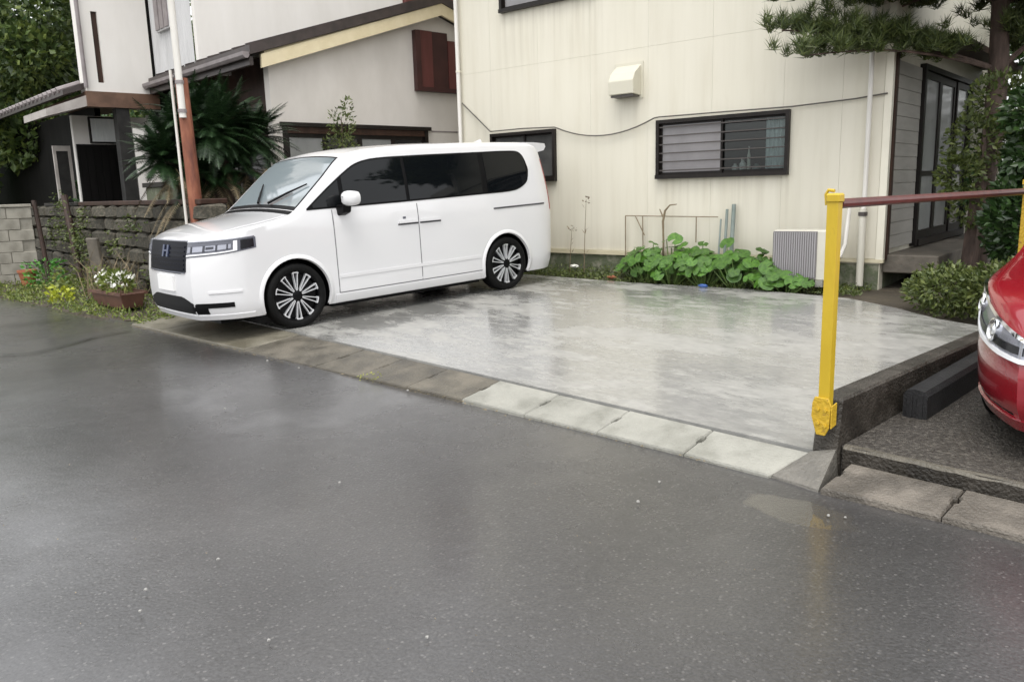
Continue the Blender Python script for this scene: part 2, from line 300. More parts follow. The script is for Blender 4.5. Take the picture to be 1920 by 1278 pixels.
# vehicles
mat("van_white", (0.69, 0.69, 0.70), rough=0.28, coat=1.0, coat_rough=0.03)
mat("trim_black", (0.003, 0.003, 0.0035), rough=0.45, spec=0.15)
mat("seam_grey", (0.13, 0.13, 0.14), rough=0.6)
mat("seam_black", (0.05, 0.05, 0.055), rough=0.6)
mat("gloss_black", (0.008, 0.009, 0.012), rough=0.15, spec=0.4)
mat("side_glass", (0.004, 0.005, 0.006), rough=0.03, spec=0.32)
mat("windscreen_glass", (0.20, 0.235, 0.25), rough=0.05, ior=2.8)  # pale bluish base stands in for sky glare on the glass
mat("tyre", (0.004, 0.004, 0.004), (0.007, 0.007, 0.007), spec=0.15, rough=0.6, scale=20)
mat("rim_black", (0.003, 0.003, 0.0035), rough=0.35, spec=0.15)
mat("rim_silver", (0.70, 0.71, 0.73), rough=0.3, metallic=0.35)
mat("chrome", (0.80, 0.81, 0.83), rough=0.08, metallic=1.0)
mat("lamp_housing", (0.115, 0.12, 0.145), rough=0.15, spec=0.4)
mat("lamp_silver", (0.34, 0.35, 0.40), rough=0.2, metallic=0.7)
mat("lamp_dark", (0.045, 0.047, 0.06), rough=0.12, spec=0.4)
mat("drl_white", (0.85, 0.86, 0.88), rough=0.2)
mat("tail_red", (0.28, 0.01, 0.01), rough=0.12)
mat("grille_blue", (0.004, 0.005, 0.010), rough=0.3, spec=0.06)
mat("emblem", (0.055, 0.07, 0.13), rough=0.3, metallic=0.3)
mat("plate_white", (0.84, 0.84, 0.83), rough=0.4)
mat("car_red", (0.25, 0.003, 0.012), rough=0.25, coat=1.0, coat_rough=0.03)
mat("amber", (0.60, 0.22, 0.03), rough=0.2)
glass_mat("lamp_lens", (0.93, 0.94, 0.96), ior=1.45)

# ---------------------------------------------------------------- mesh helpers
class MB:
    def __init__(s): s.v = []; s.f = []
    def add(s, vs, fs):
        k = len(s.v); s.v += [tuple(p) for p in vs]; s.f += [tuple(i + k for i in q) for q in fs]
    def box(s, x0, x1, y0, y1, z0, z1):
        if x0 > x1: x0, x1 = x1, x0
        if y0 > y1: y0, y1 = y1, y0
        if z0 > z1: z0, z1 = z1, z0
        s.add([(x0, y0, z0), (x1, y0, z0), (x1, y1, z0), (x0, y1, z0), (x0, y0, z1), (x1, y0, z1), (x1, y1, z1), (x0, y1, z1)],
              [(0, 3, 2, 1), (4, 5, 6, 7), (0, 1, 5, 4), (1, 2, 6, 5), (2, 3, 7, 6), (3, 0, 4, 7)]); return s
    def hexa(s, p):   # 8 points: bottom 4 ccw, top 4 ccw
        s.add(p, [(0, 3, 2, 1), (4, 5, 6, 7), (0, 1, 5, 4), (1, 2, 6, 5), (2, 3, 7, 6), (3, 0, 4, 7)]); return s
    def prism(s, poly, ext):   # polygon of 3-D points extruded by vector ext
        n = len(poly); ext = Vector(ext); a = [Vector(p) for p in poly]; b = [p + ext for p in a]
        s.add(a + b, [tuple(range(n - 1, -1, -1)), tuple(range(n, 2 * n))] + [(i, (i + 1) % n, n + (i + 1) % n, n + i) for i in range(n)]); return s
    def tube(s, pts, rad, n=8, caps=True):
        pts = [Vector(p) for p in pts]; m = len(pts)
        rads = rad if isinstance(rad, (list, tuple)) else [rad] * m
        vs = []; fs = []; pn = None
        for i, p in enumerate(pts):
            d = (pts[min(i + 1, m - 1)] - pts[max(i - 1, 0)]).normalized()
            if pn is None:
                a = Vector((0, 0, 1)) if abs(d.z) < 0.9 else Vector((1, 0, 0)); pn = d.cross(a).normalized()
            pn = (pn - d * pn.dot(d)).normalized(); q = d.cross(pn)
            for k in range(n):
                t = 2 * pi * k / n; vs.append(p + (pn * cos(t) + q * sin(t)) * rads[i])
        for i in range(m - 1):
            for k in range(n):
                fs.append((i * n + k, i * n + (k + 1) % n, (i + 1) * n + (k + 1) % n, (i + 1) * n + k))
        if caps: fs.append(tuple(range(n - 1, -1, -1))); fs.append(tuple(range((m - 1) * n, m * n)))
        s.add(vs, fs); return s
    def lathe(s, prof, n=32, axis='x', c=(0, 0, 0), closed=False):   # prof: (axial, radius)
        vs = []; fs = []; m = len(prof)
        for k in range(n):
            t = 2 * pi * k / n
            for a, r in prof:
                if axis == 'x': vs.append((c[0] + a, c[1] + r * cos(t), c[2] + r * sin(t)))
                else: vs.append((c[0] + r * cos(t), c[1] + r * sin(t), c[2] + a))
        for k in range(n):
            for i in range(m if closed else m - 1):
                j = (i + 1) % m
                fs.append((k * m + i, k * m + j, ((k + 1) % n) * m + j, ((k + 1) % n) * m + i))
        s.add(vs, fs); return s
    def grid(s, P):   # P[i][j] points
        r, c = len(P), len(P[0]); s.add([p for row in P for p in row], [(i * c + j, i * c + j + 1, (i + 1) * c + j + 1, (i + 1) * c + j) for i in range(r - 1) for j in range(c - 1)]); return s
    def build(s, name, m, parent=None, smooth=False, angle=35, fix=True, bevel=0):
        me = bpy.data.meshes.new(name); me.from_pydata(s.v, [], s.f); me.update()
        if fix:
            b = bmesh.new(); b.from_mesh(me); bmesh.ops.recalc_face_normals(b, faces=b.faces)
            if bevel: bmesh.ops.bevel(b, geom=list(b.edges), offset=bevel, segments=1, affect='EDGES', clamp_overlap=True)
            b.to_mesh(me); b.free()
        return link(name, me, m, parent, smooth, angle)

def link(name, me, m, parent=None, smooth=False, angle=35):
    if m is not None and not me.materials:
        me.materials.append(MATS[m] if isinstance(m, str) else m)
    if smooth:
        for p in me.polygons: p.use_smooth = True
        me.set_sharp_from_angle(angle=radians(angle))
    o = bpy.data.objects.new(name, me); COL.objects.link(o)
    if parent: o.parent = parent
    return o

def empty(name, loc, rz=0, rx=0):
    o = bpy.data.objects.new(name, None); COL.objects.link(o); o.location = loc; o.rotation_euler = (rx, 0, rz); o.empty_display_size = 0.2
    return o
def tag(o, label, cat=None, group=None, kind=None):
    if label: o["label"] = label
    if cat: o["category"] = cat
    if group: o["group"] = group
    if kind: o["kind"] = kind
    return o
def copy_tree(o, parent=None):
    c = o.copy(); COL.objects.link(c); c.parent = parent
    for ch in [k for k in bpy.data.objects if k.parent == o]: copy_tree(ch, c)
    return c
def interp(tab, x):
    if x <= tab[0][0]: return tab[0][1]
    for (a, p), (b, q) in zip(tab, tab[1:]):
        if x <= b: return p + (q - p) * (x - a) / (b - a)
    return tab[-1][1]
def sinterp(tab, x):   # smooth (Catmull-Rom) interpolation
    n = len(tab)
    if x <= tab[0][0]: return tab[0][1]
    if x >= tab[-1][0]: return tab[-1][1]
    for i in range(n - 1):
        if x <= tab[i + 1][0]:
            x0, y0 = tab[max(i - 1, 0)]; x1, y1 = tab[i]; x2, y2 = tab[i + 1]; x3, y3 = tab[min(i + 2, n - 1)]
            h = x2 - x1; t = (x - x1) / h
            m1 = (y2 - y0) / (x2 - x0) if x2 != x0 else 0; m2 = (y3 - y1) / (x3 - x1) if x3 != x1 else 0
            return (2*t**3 - 3*t*t + 1) * y1 + (t**3 - 2*t*t + t) * h * m1 + (-2*t**3 + 3*t*t) * y2 + (t**3 - t*t) * h * m2

def rects_minus(rect, holes):
    out = [rect]
    for (hx0, hx1, hz0, hz1) in holes:
        nxt = []
        for (x0, x1, z0, z1) in out:
            if hx1 <= x0 or hx0 >= x1 or hz1 <= z0 or hz0 >= z1: nxt.append((x0, x1, z0, z1)); continue
            if hx0 > x0: nxt.append((x0, hx0, z0, z1))
            if hx1 < x1: nxt.append((hx1, x1, z0, z1))
            a, b = max(x0, hx0), min(x1, hx1)
            if hz0 > z0: nxt.append((a, b, z0, hz0))
            if hz1 < z1: nxt.append((a, b, hz1, z1))
        out = nxt
    return out

SLOPE = 0.031
def slab_z(y): return 0.10 + SLOPE * (y - 3.9)

# ================================================================ SETTING
# far ground
MB().grid([[(x, y, -0.03) for x in (-400, 400)] for y in (-400, 400)]).build("ground", "far_ground")
tag(bpy.data.objects["ground"], None, kind="structure")
# road: gently uneven sheet
def road_edge(x):   # far edge (y) of the asphalt
    return interp([(-40, 1.2), (-17, 2.05), (-14.2, 2.45), (-11.5, 2.75), (-9.7, 3.0), (-6.8, 3.21), (-4.35, 3.40), (-1.9, 3.51), (-1.7, 3.47), (-1.2, 3.51), (4, 3.55), (40, 3.6)], x)
P = []
xs = [-60, -45, -35, -28, -24] + [-22 + 0.4 * i for i in range(70)] + [8, 12, 20, 40]
for x in xs:
    e = road_edge(x) + 0.12
    row = []
    for k in range(24):
        t = k / 23; y = e + (-30 - e) * t ** 2.2
        z = 0.006 * sin(x * 0.9 + y * 0.6) + 0.004 * sin(x * 2.1 - y * 1.3)
        row.append((x, y, z if k else 0.0))
    P.append(row)
road = MB().grid(P).build("road", "wet_asphalt", smooth=True)
tag(road, None, kind="structure")

# garden soil behind everything (follows the slope of the lot)
P = []
for i in range(46):
    x = -26 + i * 0.9 if i < 27 else -1.7 + (i - 27) * 1.6
    row = []
    for k in range(30):
        y0 = road_edge(x) - 0.02 if x < -9.8 else 3.70
        y = y0 + (k / 29) ** 1.3 * 18
        z = slab_z(max(y, 3.2)) - 0.05 + (0.02 * sin(3 * x + 1.7 * y) + 0.015 * sin(5.1 * x - 2.9 * y) if k > 1 and x < -9.8 else 0)
        if k == 0: z = -0.02
        if x > -1.9: z = -0.025
        row.append((x, y, z))
    P.append(row)
soil = MB().grid(P).build("garden_soil", "soil", smooth=True)
tag(soil, None, kind="structure")

# parking slab, sloping up towards the house
slab_pts = [(-9.75, 3.755), (-1.845, 3.765), (-1.845, 6.9), (-2.05, 7.3), (-2.6, 7.5), (-3.1, 7.85), (-3.7, 8.15), (-4.9, 8.22), (-6.4, 8.02), (-7.9, 7.98), (-9.75, 7.9)]
m = MB(); m.prism([(x, y, slab_z(y) - 0.16) for x, y in slab_pts], (0, 0, 0.16))
slab = m.build("parking_slab", "wet_concrete"); tag(slab, None, kind="structure")
# raised gravelly lot on the right
def lot_z(y): return 0.145 + 0.028 * (y - 3.75)
lot_pts = [(-1.71, 3.78), (6, 3.78), (6, 14), (-1.71, 14)]
m = MB(); m.prism([(x, y, lot_z(y) - 0.2) for x, y in lot_pts], (0, 0, 0.2))
lot = m.build("side_lot", "lot_concrete"); tag(lot, None, kind="structure")
m = MB()
N = 60; A_ = []; B_ = []; C_ = []; D_ = []
for i in range(N + 1):   # worn pale arris of the lot above a dark riser
    x0 = -1.70 + 5.2 * i / N; j = random.uniform(-0.006, 0.010); k = random.uniform(-0.006, 0.003)
    A_.append((x0, 3.772, 0.03)); B_.append((x0, 3.768 + j * 0.4, 0.135 + k)); C_.append((x0, 3.778 + j, 0.148 + k * 0.4)); D_.append((x0, 3.80 + j, 0.151))
m.grid([A_, B_]); m.build("lot_riser", "old_concrete", lot)
m = MB(); m.grid([B_, C_, D_]); m.build("lot_edge", "kerb_old", lot, smooth=True)

# kerb row: gutter stones with hand holes at the joints
kerb = empty("kerb", (0, 0, 0)); tag(kerb, None, kind="structure")
def kerb_stone(x0, x1, yb, matname, zf=0.022, zb=0.085, notch=True, jit=0.0, yf=None, cut=0.0):
    g = 0.003; fy = (lambda x: road_edge(x) - 0.02) if yf is None else (lambda x: yf)
    xa, xb = x0 + g, x1 - g; ya, ybm = fy(xa), fy(xb)
    def z(y, x): t = (y - fy(x)) / (yb - fy(x)); return zf + (zb - zf) * t + jit
    def pt(x, t, dx=0): y = fy(x) + (yb - fy(x)) * t; return (x + dx, y, z(y, x))
    n = 0.013 if notch else 0.0
    outline = [pt(xa, 0), pt(xb, 0), pt(xb, 0.45), pt(xb, 0.49, -n), pt(xb, 0.69, -n), pt(xb, 0.73), pt(xb, 1), pt(xa, 1), pt(xa, 0.73), pt(xa, 0.69, n), pt(xa, 0.49, n), pt(xa, 0.45)]
    if cut: outline[1] = (outline[1][0] - cut, outline[1][1], outline[1][2]); outline[2] = (outline[2][0] - cut * 0.55, outline[2][1], outline[2][2]); outline[3] = (outline[3][0] - cut * 0.45, outline[3][1], outline[3][2]); outline[4] = (outline[4][0] - cut * 0.25, outline[4][1], outline[4][2])
    # bevelled top: inset ring
    c = Vector((sum(p[0] for p in outline) / 12, sum(p[1] for p in outline) / 12, 0))
    m = MB(); top = []; rim = []; bot = []
    for p in outline:
        v = Vector(p); d = (c - Vector((v.x, v.y, 0))).normalized()
        top.append(v + d * 0.007); rim.append(v + Vector((0, 0, -0.010))); bot.append(Vector((v.x, v.y, -0.10)))
    k = 12
    m.add(top + rim + bot, [tuple(range(k))] + [(k + i, k + (i + 1) % k, (i + 1) % k, i) for i in range(k)] + [(2 * k + i, 2 * k + (i + 1) % k, k + (i + 1) % k, k + i) for i in range(k)])
    return m.build("kerb_stone", matname, kerb)
x = -1.835
i = 0
while x > -6.9:
    kerb_stone(x - 0.597, x, 3.742, "kerb_clean" if i < 4 else "kerb_old", jit=random.uniform(-0.003, 0.003), cut=0.10 if i == 0 else 0.0); x -= 0.597; i += 1
while x > -9.7:
    kerb_stone(x - 0.9 if x - 1.2 > -9.7 else -9.78, x, 3.742, "kerb_apron", notch=False, zf=0.03, zb=0.088); x = x - 0.9 if x - 1.2 > -9.7 else -9.78
x = -1.655
for w in (0.52, 0.6, 0.6, 0.6, 0.6, 0.6):
    kerb_stone(x, x + w, 3.755, "kerb_brown", zf=0.035, zb=0.075, jit=random.uniform(-0.003, 0.003)); x += w
m = MB(); m.grid([[(-10.0, 3.0, -0.04), (4.2, 3.3, -0.04)], [(-10.0, 3.775, -0.02), (4.2, 3.775, -0.02)]]); m.build("kerb_bed", "stone_joint", kerb)
# sloping mortar patch between the two kerbs
m = MB(); m.hexa([(-1.94, 3.49, -0.03), (-1.664, 3.45, -0.03), (-1.71, 3.76, -0.03), (-1.83, 3.76, -0.03), (-1.93, 3.50, 0.012), (-1.672, 3.47, 0.012), (-1.712, 3.72, 0.14), (-1.83, 3.70, 0.11)])
m.build("mortar_patch", "mortar", kerb)

# sealed cracks in the asphalt
def ribbon(pts, w, z, name, matname, parent):
    m = MB(); L = []; R = []
    for i, p in enumerate(pts):
        a = Vector(pts[max(i - 1, 0)]); b = Vector(pts[min(i + 1, len(pts) - 1)]); d = (b - a).normalized(); n = Vector((-d.y, d.x)); ww = w * random.uniform(0.5, 1.2)
        q = Vector(p); L.append((q.x + n.x * ww, q.y + n.y * ww, z)); R.append((q.x - n.x * ww, q.y - n.y * ww, z))
    m.grid([L, R]); return m.build(name, matname, parent)
mat("tar", (0.018, 0.018, 0.018), rough=0.3)
def smooth_path(ctrl, n):
    out = []
    for k in range(n * (len(ctrl) - 1) + 1):
        f = k / n; a = min(int(f), len(ctrl) - 2); t = f - a
        P0, P1, P2, P3 = (Vector(ctrl[min(max(a + d, 0), len(ctrl) - 1)]) for d in (-1, 0, 1, 2))
        q = 0.5 * ((2 * P1) + (P2 - P0) * t + (2 * P0 - 5 * P1 + 4 * P2 - P3) * t * t + (3 * P1 - P0 - 3 * P2 + P3) * t ** 3); out.append((q.x + random.uniform(-.008, .008), q.y + random.uniform(-.008, .008)))
    return out
ribbon(smooth_path([(-9.3, 1.1), (-8.95, 1.5), (-8.82, 1.75), (-9.0, 2.08), (-9.25, 2.45), (-9.38, 2.82)], 9), 0.020, 0.0125, "tar_seam", "tar", road)
ribbon(smooth_path([(-11.4, 1.4), (-11.1, 1.9), (-11.05, 2.25), (-11.1, 2.64)], 9), 0.022, 0.0125, "tar_seam", "tar", road)

# ================================================================ BUILDINGS
# ---- cream house
HA = radians(7)
house = empty("cream_house", (-8.2, 8.55, 0), HA)
tag(house, "two-storey cream panelled house with sliding windows behind the concrete parking bay", "house")
U0, U1, HB, HT = -1.93, 4.46, 0.56, 6.3      # local x along the front wall, z of wall bottom and top
DEPTH = 6.5
wins = [(1.62, 3.36, 1.54, 2.25), (-1.27, -0.06, 1.56, 2.26), (-1.01, 0.65, 4.0, 5.1)]
m = MB()
for (a, b, c, d) in rects_minus((U0 + 0.02, U1 - 0.02, 0.2, HT), wins): m.box(a, b, 0.0065, 0.14, c, d)
m.build("front_wall", "backing", house)
cols = [U0, -1.27, -0.36, 0.55, 1.46, 2.37, 3.28, 3.95, U1 - 0.07]; rows = [HB, 3.2, 4.65, HT]
for i in range(len(cols) - 1):
    for j in range(len(rows) - 1):
        m = MB(); g = 0.0010
        for (a, b, c, d) in rects_minus((cols[i] + g, cols[i + 1] - g, rows[j] + g, rows[j + 1] - g), wins): m.box(a, b, 0.0, 0.006, c, d)
        rs = rects_minus((cols[i] + g, cols[i + 1] - g, rows[j] + g, rows[j + 1] - g), wins); parts = []
        for q in rs:   # pieces of one panel that touch stay together
            hit = [p_ for p_ in parts if any(q[0] <= w_[1] + 1e-6 and w_[0] <= q[1] + 1e-6 and q[2] <= w_[3] + 1e-6 and w_[2] <= q[3] + 1e-6 for w_ in p_)]
            for p_ in hit: parts.remove(p_)
            parts.append([q] + [w_ for p_ in hit for w_ in p_])
        for p_ in parts:
            m = MB()
            for (a, b, c, d) in p_: m.box(a, b, 0.0, 0.006, c, d)
            m.build("wall_panel", "beige_wall", house)
m = MB(); m.box(U1 - 0.065, U1 + 0.012, -0.012, 0.06, HB - 0.01, HT); m.build("corner_trim", "beige_trim", house)
# ledge boards and foundation at the foot of the wall
m = MB(); m.box(U0, 1.32, -0.03, 0.03, 0.50, 0.553); m.build("flashing", "flashing", house)
m = MB(); m.box(1.322, U1 + 0.02, -0.018, 0.03, 0.515, 0.553); m.build("flashing", "flashing", house)
m = MB(); m.box(U0 + 0.03, U1 - 0.03, 0.0, 0.03, 0.0, 0.498); m.build("foundation", "foundation", house)
# roof
m = MB()
pr = [(-0.7, HT - 0.05), (-0.7, HT + 0.12), (DEPTH / 2, HT + 1.35), (DEPTH + 0.7, HT + 0.12), (DEPTH + 0.7, HT - 0.05), (DEPTH / 2, HT + 1.1)]
m.prism([(U0 - 0.4, y, z) for y, z in pr], (U1 - U0 + 0.8, 0, 0)); m.build("roof", "dark_roof", house)
m = MB(); m.prism([(U0 + 0.02, 0.15, 0.0), (U0 + 0.02, DEPTH, 0.0), (U0 + 0.02, DEPTH, HT), (U0 + 0.02, DEPTH / 2, HT + 1.0), (U0 + 0.02, 0.15, HT)], (0.1, 0, 0)); m.build("side_wall", "beige_wall", house)
# right-hand wall with porch opening (local x = U1, running into y)
dw = (1.22, 3.75, 0.64, 2.70)   # y0,y1,z0,z1 of the sliding door
m = MB()
for (a, b, c, d) in rects_minus((0.062, DEPTH, 0.4, HT), [dw]): m.box(U1 - 0.12, U1 - 0.02, a, b, c, d)
m.build("side_wall", "beige_wall", house)
m = MB(); m.box(U0, U1, DEPTH - 0.1, DEPTH - 0.001, 0, HT); m.build("back_wall", "beige_wall", house)
m = MB(); m.box(U1 - 0.5, U1 - 0.02, 0.14, DEPTH, 0.0, 0.398); m.build("foundation", "foundation", house)
m = MB(); m.box(U1 - 0.02, U1 + 0.03, 0.075, 0.15, 0.55, 3.1); m.build("porch_post", "brown_wood", house)
# siding boards between post and door
zz = 0.66
while zz < 2.68:
    m = MB(); m.hexa([(U1 - 0.015, 0.195, zz), (U1 + 0.012, 0.195, zz), (U1 + 0.012, 1.16, zz), (U1 - 0.015, 1.16, zz), (U1 - 0.015, 0.195, zz + 0.142), (U1 + 0.008, 0.195, zz + 0.142), (U1 + 0.008, 1.16, zz + 0.142), (U1 - 0.015, 1.16, zz + 0.142)])
    m.build("siding_board", "grey_siding", house); zz += 0.146
# door: frame and panes
door = MB()
door.box(U1 - 0.06, U1 + 0.05, dw[0] - 0.05, dw[0] + 0.03, dw[2] - 0.02, dw[3] + 0.05); door.box(U1 - 0.06, U1 + 0.05, dw[1] - 0.03, dw[1] + 0.05, dw[2] - 0.02, dw[3] + 0.05)
door.box(U1 - 0.06, U1 + 0.05, dw[0] + 0.031, dw[1] - 0.031, dw[3] - 0.01, dw[3] + 0.05); door.box(U1 - 0.06, U1 + 0.07, dw[0] + 0.031, dw[1] - 0.031, dw[2] - 0.02, dw[2] + 0.06)
door = door.build("sliding_door", "dark_frame", house)
for k, (a, b) in enumerate(((1.26, 2.05), (2.10, 2.89), (2.94, 3.71))):
    xo = U1 + (0.0 if k % 2 else 0.012)
    fr = MB()
    for (y0, y1, z0, z1) in ((a, a + 0.07, 0.70, 2.68), (b - 0.07, b, 0.70, 2.68), (a + 0.0701, b - 0.0701, 0.70, 0.80), (a + 0.0701, b - 0.0701, 1.46, 1.52), (a + 0.0701, b - 0.0701, 2.60, 2.68)):
        fr.box(xo - 0.03, xo + 0.012, y0, y1, z0, z1)
    fr.build("door_frame", "dark_frame", door)
    for (z0, z1) in ((0.80, 1.46), (1.52, 2.60)):
        p = MB(); p.box(xo - 0.012, xo - 0.006, a + 0.07, b - 0.07, z0, z1); p.build("pane", "grey_glass", door)
m = MB(); m.box(U1 - 0.02, U1 + 0.55, 0.10, 4.2, 0.40, 0.60); m.build("porch_step", "step_concrete", house, bevel=0.01)
m = MB(); m.box(U1 + 0.552, U1 + 0.95, 1.0, 3.6, 0.2, 0.42); m.build("porch_step", "step_concrete", house, bevel=0.01)
m = MB(); m.hexa([(U1 - 0.02, 0.9, 2.98), (U1 + 0.5, 0.9, 2.90), (U1 + 0.5, 4.6, 2.90), (U1 - 0.02, 4.6, 2.98), (U1 - 0.02, 0.9, 3.08), (U1 + 0.5, 0.9, 2.97), (U1 + 0.5, 4.6, 2.97), (U1 - 0.02, 4.6, 3.08)])
m.build("porch_roof", "brown_wood", house)
# interior of the room behind the wide window
m = MB()
m.add([(1.2, 0.16, 1.2), (3.8, 0.16, 1.2), (3.8, 1.7, 1.2), (1.2, 1.7, 1.2), (1.2, 0.16, 2.6), (3.8, 0.16, 2.6), (3.8, 1.7, 2.6), (1.2, 1.7, 2.6)], [(0, 1, 2, 3), (4, 7, 6, 5), (2, 6, 7, 3), (1, 5, 6, 2), (0, 3, 7, 4)])
m.build("interior_wall", "interior", house, fix=False)
m = MB()
for (a, b, c, d) in ((-1.3, 0.0, 1.5, 2.3), (-1.05, 0.7, 3.95, 5.15)): m.box(a, b, 0.5, 0.52, c, d)
m.build("interior_wall", "interior", house)

def window(root, u0, u1, z0, z1, panes, name="window", bars=0, left="frosted_pane", right="clear_glass"):
    fw = 0.032; m = MB()
    m.box(u0 - 0.012, u1 + 0.012, -0.055, 0.06, z1 - fw, z1 + 0.012); m.box(u0 - 0.012, u1 + 0.012, -0.075, 0.06, z0 - 0.025, z0 + fw * 0.8)
    m.box(u0 - 0.012, u0 + fw, -0.055, 0.06, z0 + fw * 0.8, z1 - fw); m.box(u1 - fw, u1 + 0.012, -0.055, 0.06, z0 + fw * 0.8, z1 - fw)
    w = m.build(name, "dark_frame", root)
    mid = (u0 + u1) / 2
    for k, (a, b, mt) in enumerate(((u0 + fw, mid + 0.03, left), (mid - 0.03, u1 - fw, right))[:panes] if panes == 2 else ((u0 + fw, u1 - fw, left),)):
        yo = 0.012 if k == 0 else 0.036; s = 0.026; zl, zh = z0 + fw * 0.8, z1 - fw
        q = MB()
        for (x0, x1, c, d) in ((a, a + s, zl, zh), (b - s, b, zl, zh), (a + s, b - s, zl, zl + s * 1.2), (a + s, b - s, zh - s, zh)): q.box(x0, x1, yo - 0.011, yo + 0.011, c, d)
        q.build("sash", "dark_frame", w)
        q = MB(); q.box(a + s, b - s, yo - 0.002, yo + 0.002, zl + s * 1.2, zh - s); q.build("pane", mt, w)
    for i in range(bars):
        z = z0 + (z1 - z0) * (i + 0.75) / (bars + 0.5)
        q = MB(); q.box(u0 + fw, u1 - fw, -0.040, -0.030, z - 0.0075, z + 0.0075); q.build("bar", "bar_metal", w)
    return w
w1 = window(house, *wins[0], 2, bars=6); w1["label"] = "wide barred sliding window with frosted left pane"
window(house, *wins[1], 2, left="smoked_pane", right="smoked_pane")
window(house, *wins[2], 2, left="frosted_pane", right="frosted_pane")
m = MB(); P = []
for i in range(25):
    u = 3.02 + 0.27 * i / 24; P.append([(u, 0.14 + 0.018 * sin(i * 1.3), 1.60), (u, 0.14 + 0.018 * sin(i * 1.3), 2.2)])
m.grid(P); m.build("curtain", "curtain", house, smooth=True)
# bottles on the inner sill
m = MB(); m.box(1.66, 3.32, 0.085, 0.30, 1.535, 1.575); m.build("inner_sill", "brown_wood", house)
def bottle(u, r, h, matn):
    b = empty("bottle", (0, 0, 0)); del b
for k, (u, r, h, mt) in enumerate(((2.62, 0.040, 0.10, "white_pipe"), (2.72, 0.045, 0.15, "white_pipe"), (2.80, 0.022, 0.30, "ac_white"), (2.90, 0.05, 0.09, "green_pipe"))):
    wp = house.matrix_basis @ Vector((u, 0.16, 1.577))
    P_ = MB().lathe([(0, 0.001), (0, r), (h * 0.62, r), (h * 0.78, r * 0.45), (h * 0.95, r * 0.42), (h, r * 0.5), (h, 0.001)], 12, 'z').build("bottle", mt, smooth=True)
    P_.location = Matrix.Rotation(HA, 4, 'Z') @ Vector((u, 0.16, 1.577)) + Vector((-8.2, 8.55, 0))
    tag(P_, ["short white jar leftmost on the sill inside the barred window", "stout white bottle on the sill inside the barred window", "tall thin pale bottle on the sill inside the barred window", "squat green jar rightmost on the sill inside the barred window"][k], "bottle", "bottles behind the barred window")

def HL(u, off, z):   # house local -> world (off: metres in front of the wall)
    return Matrix.Rotation(HA, 4, 'Z') @ Vector((u, -off, z)) + Vector((-8.2, 8.55, 0))

# vent hood on the wall
vh = empty("vent_hood", HL(1.17, 0, 2.6), HA); tag(vh, "cream metal vent hood with sloping top on the house wall above the cable", "vent hood")
m = MB(); sh = [(-0.003, 0.0), (-0.20, 0.02), (-0.215, 0.19), (-0.16, 0.29), (-0.003, 0.40)]
m.prism([(-0.19, y, z) for y, z in sh], (0.38, 0, 0)); m.build("hood", "hood_cream", vh, bevel=0.008)
m = MB(); m.box(-0.22, 0.22, -0.012, -0.002, -0.03, 0.43); m.build("mounting_plate", "hood_cream", vh)
m = MB(); m.box(-0.17, 0.17, -0.18, -0.02, -0.012, 0.012); m.build("grille", "bar_metal", vh)
# down pipes
def downpipe(u, z0, z1, label, r=0.032, shoe=True):
    p = empty("downpipe", HL(u, 0.06, z0), HA); tag(p, label, "downpipe")
    pts = [(0, 0, z1 - z0), (0, 0, 0.12), (0, 0, 0)] if not shoe else [(0, 0, z1 - z0), (0, 0, 0.1), (0.0, -0.03, 0.03), (0, -0.10, 0.0)]
    MB().tube(pts, r, 12).build("pipe", "white_pipe", p, smooth=True)
    z = 0.6
    while z < z1 - z0:
        MB().lathe([(-0.015, r + 0.006), (0.015, r + 0.006)], 12, 'z', (0, 0, z)).box(-0.012, 0.012, 0.02, 0.07, z - 0.012, z + 0.012).build("bracket", "beige_trim", p); z += 1.2
downpipe(-1.89, 0.25, 6.2, "white downpipe running up the left corner of the cream house")
p = empty("downpipe", HL(4.26, 0.09, 0.26), HA); tag(p, "white downpipe near the right corner of the cream house ending above soil", "downpipe")
MB().tube([(0, 0.03, 6.0), (0, 0.03, 0.95), (0, 0.0, 0.80)], 0.026, 10).build("pipe", "white_pipe", p, smooth=True)
MB().tube([(0, 0, 0.86), (0, 0, 0.0)], 0.040, 12).build("standpipe", "ac_white", p, smooth=True)
MB().lathe([(-0.02, 0.05), (0.02, 0.05), (0.025, 0.04)], 12, 'z', (0, 0, 0.80)).build("collar", "bar_metal", p)
# cable along the wall
cb = [(-1.86, 0.03, 2.78), (-1.27, 0.05, 2.31), (-0.6, 0.06, 2.31), (-0.04, 0.06, 2.29)]
for k in range(13):
    t = k / 12; cb.append((0.0 + 1.58 * t, 0.045, 2.275 + 0.02 * t - 0.64 * t * (1 - t)))
cb += [(1.66, 0.065, 2.30), (2.5, 0.065, 2.295), (3.4, 0.065, 2.285), (4.1, 0.05, 2.31), (4.43, 0.03, 2.34)]
o = MB().tube([HL(*p) for p in cb], 0.0095, 6).build("cable", "cable", smooth=True)
tag(o, "dark cable sagging along the cream house wall between the windows", "cable")
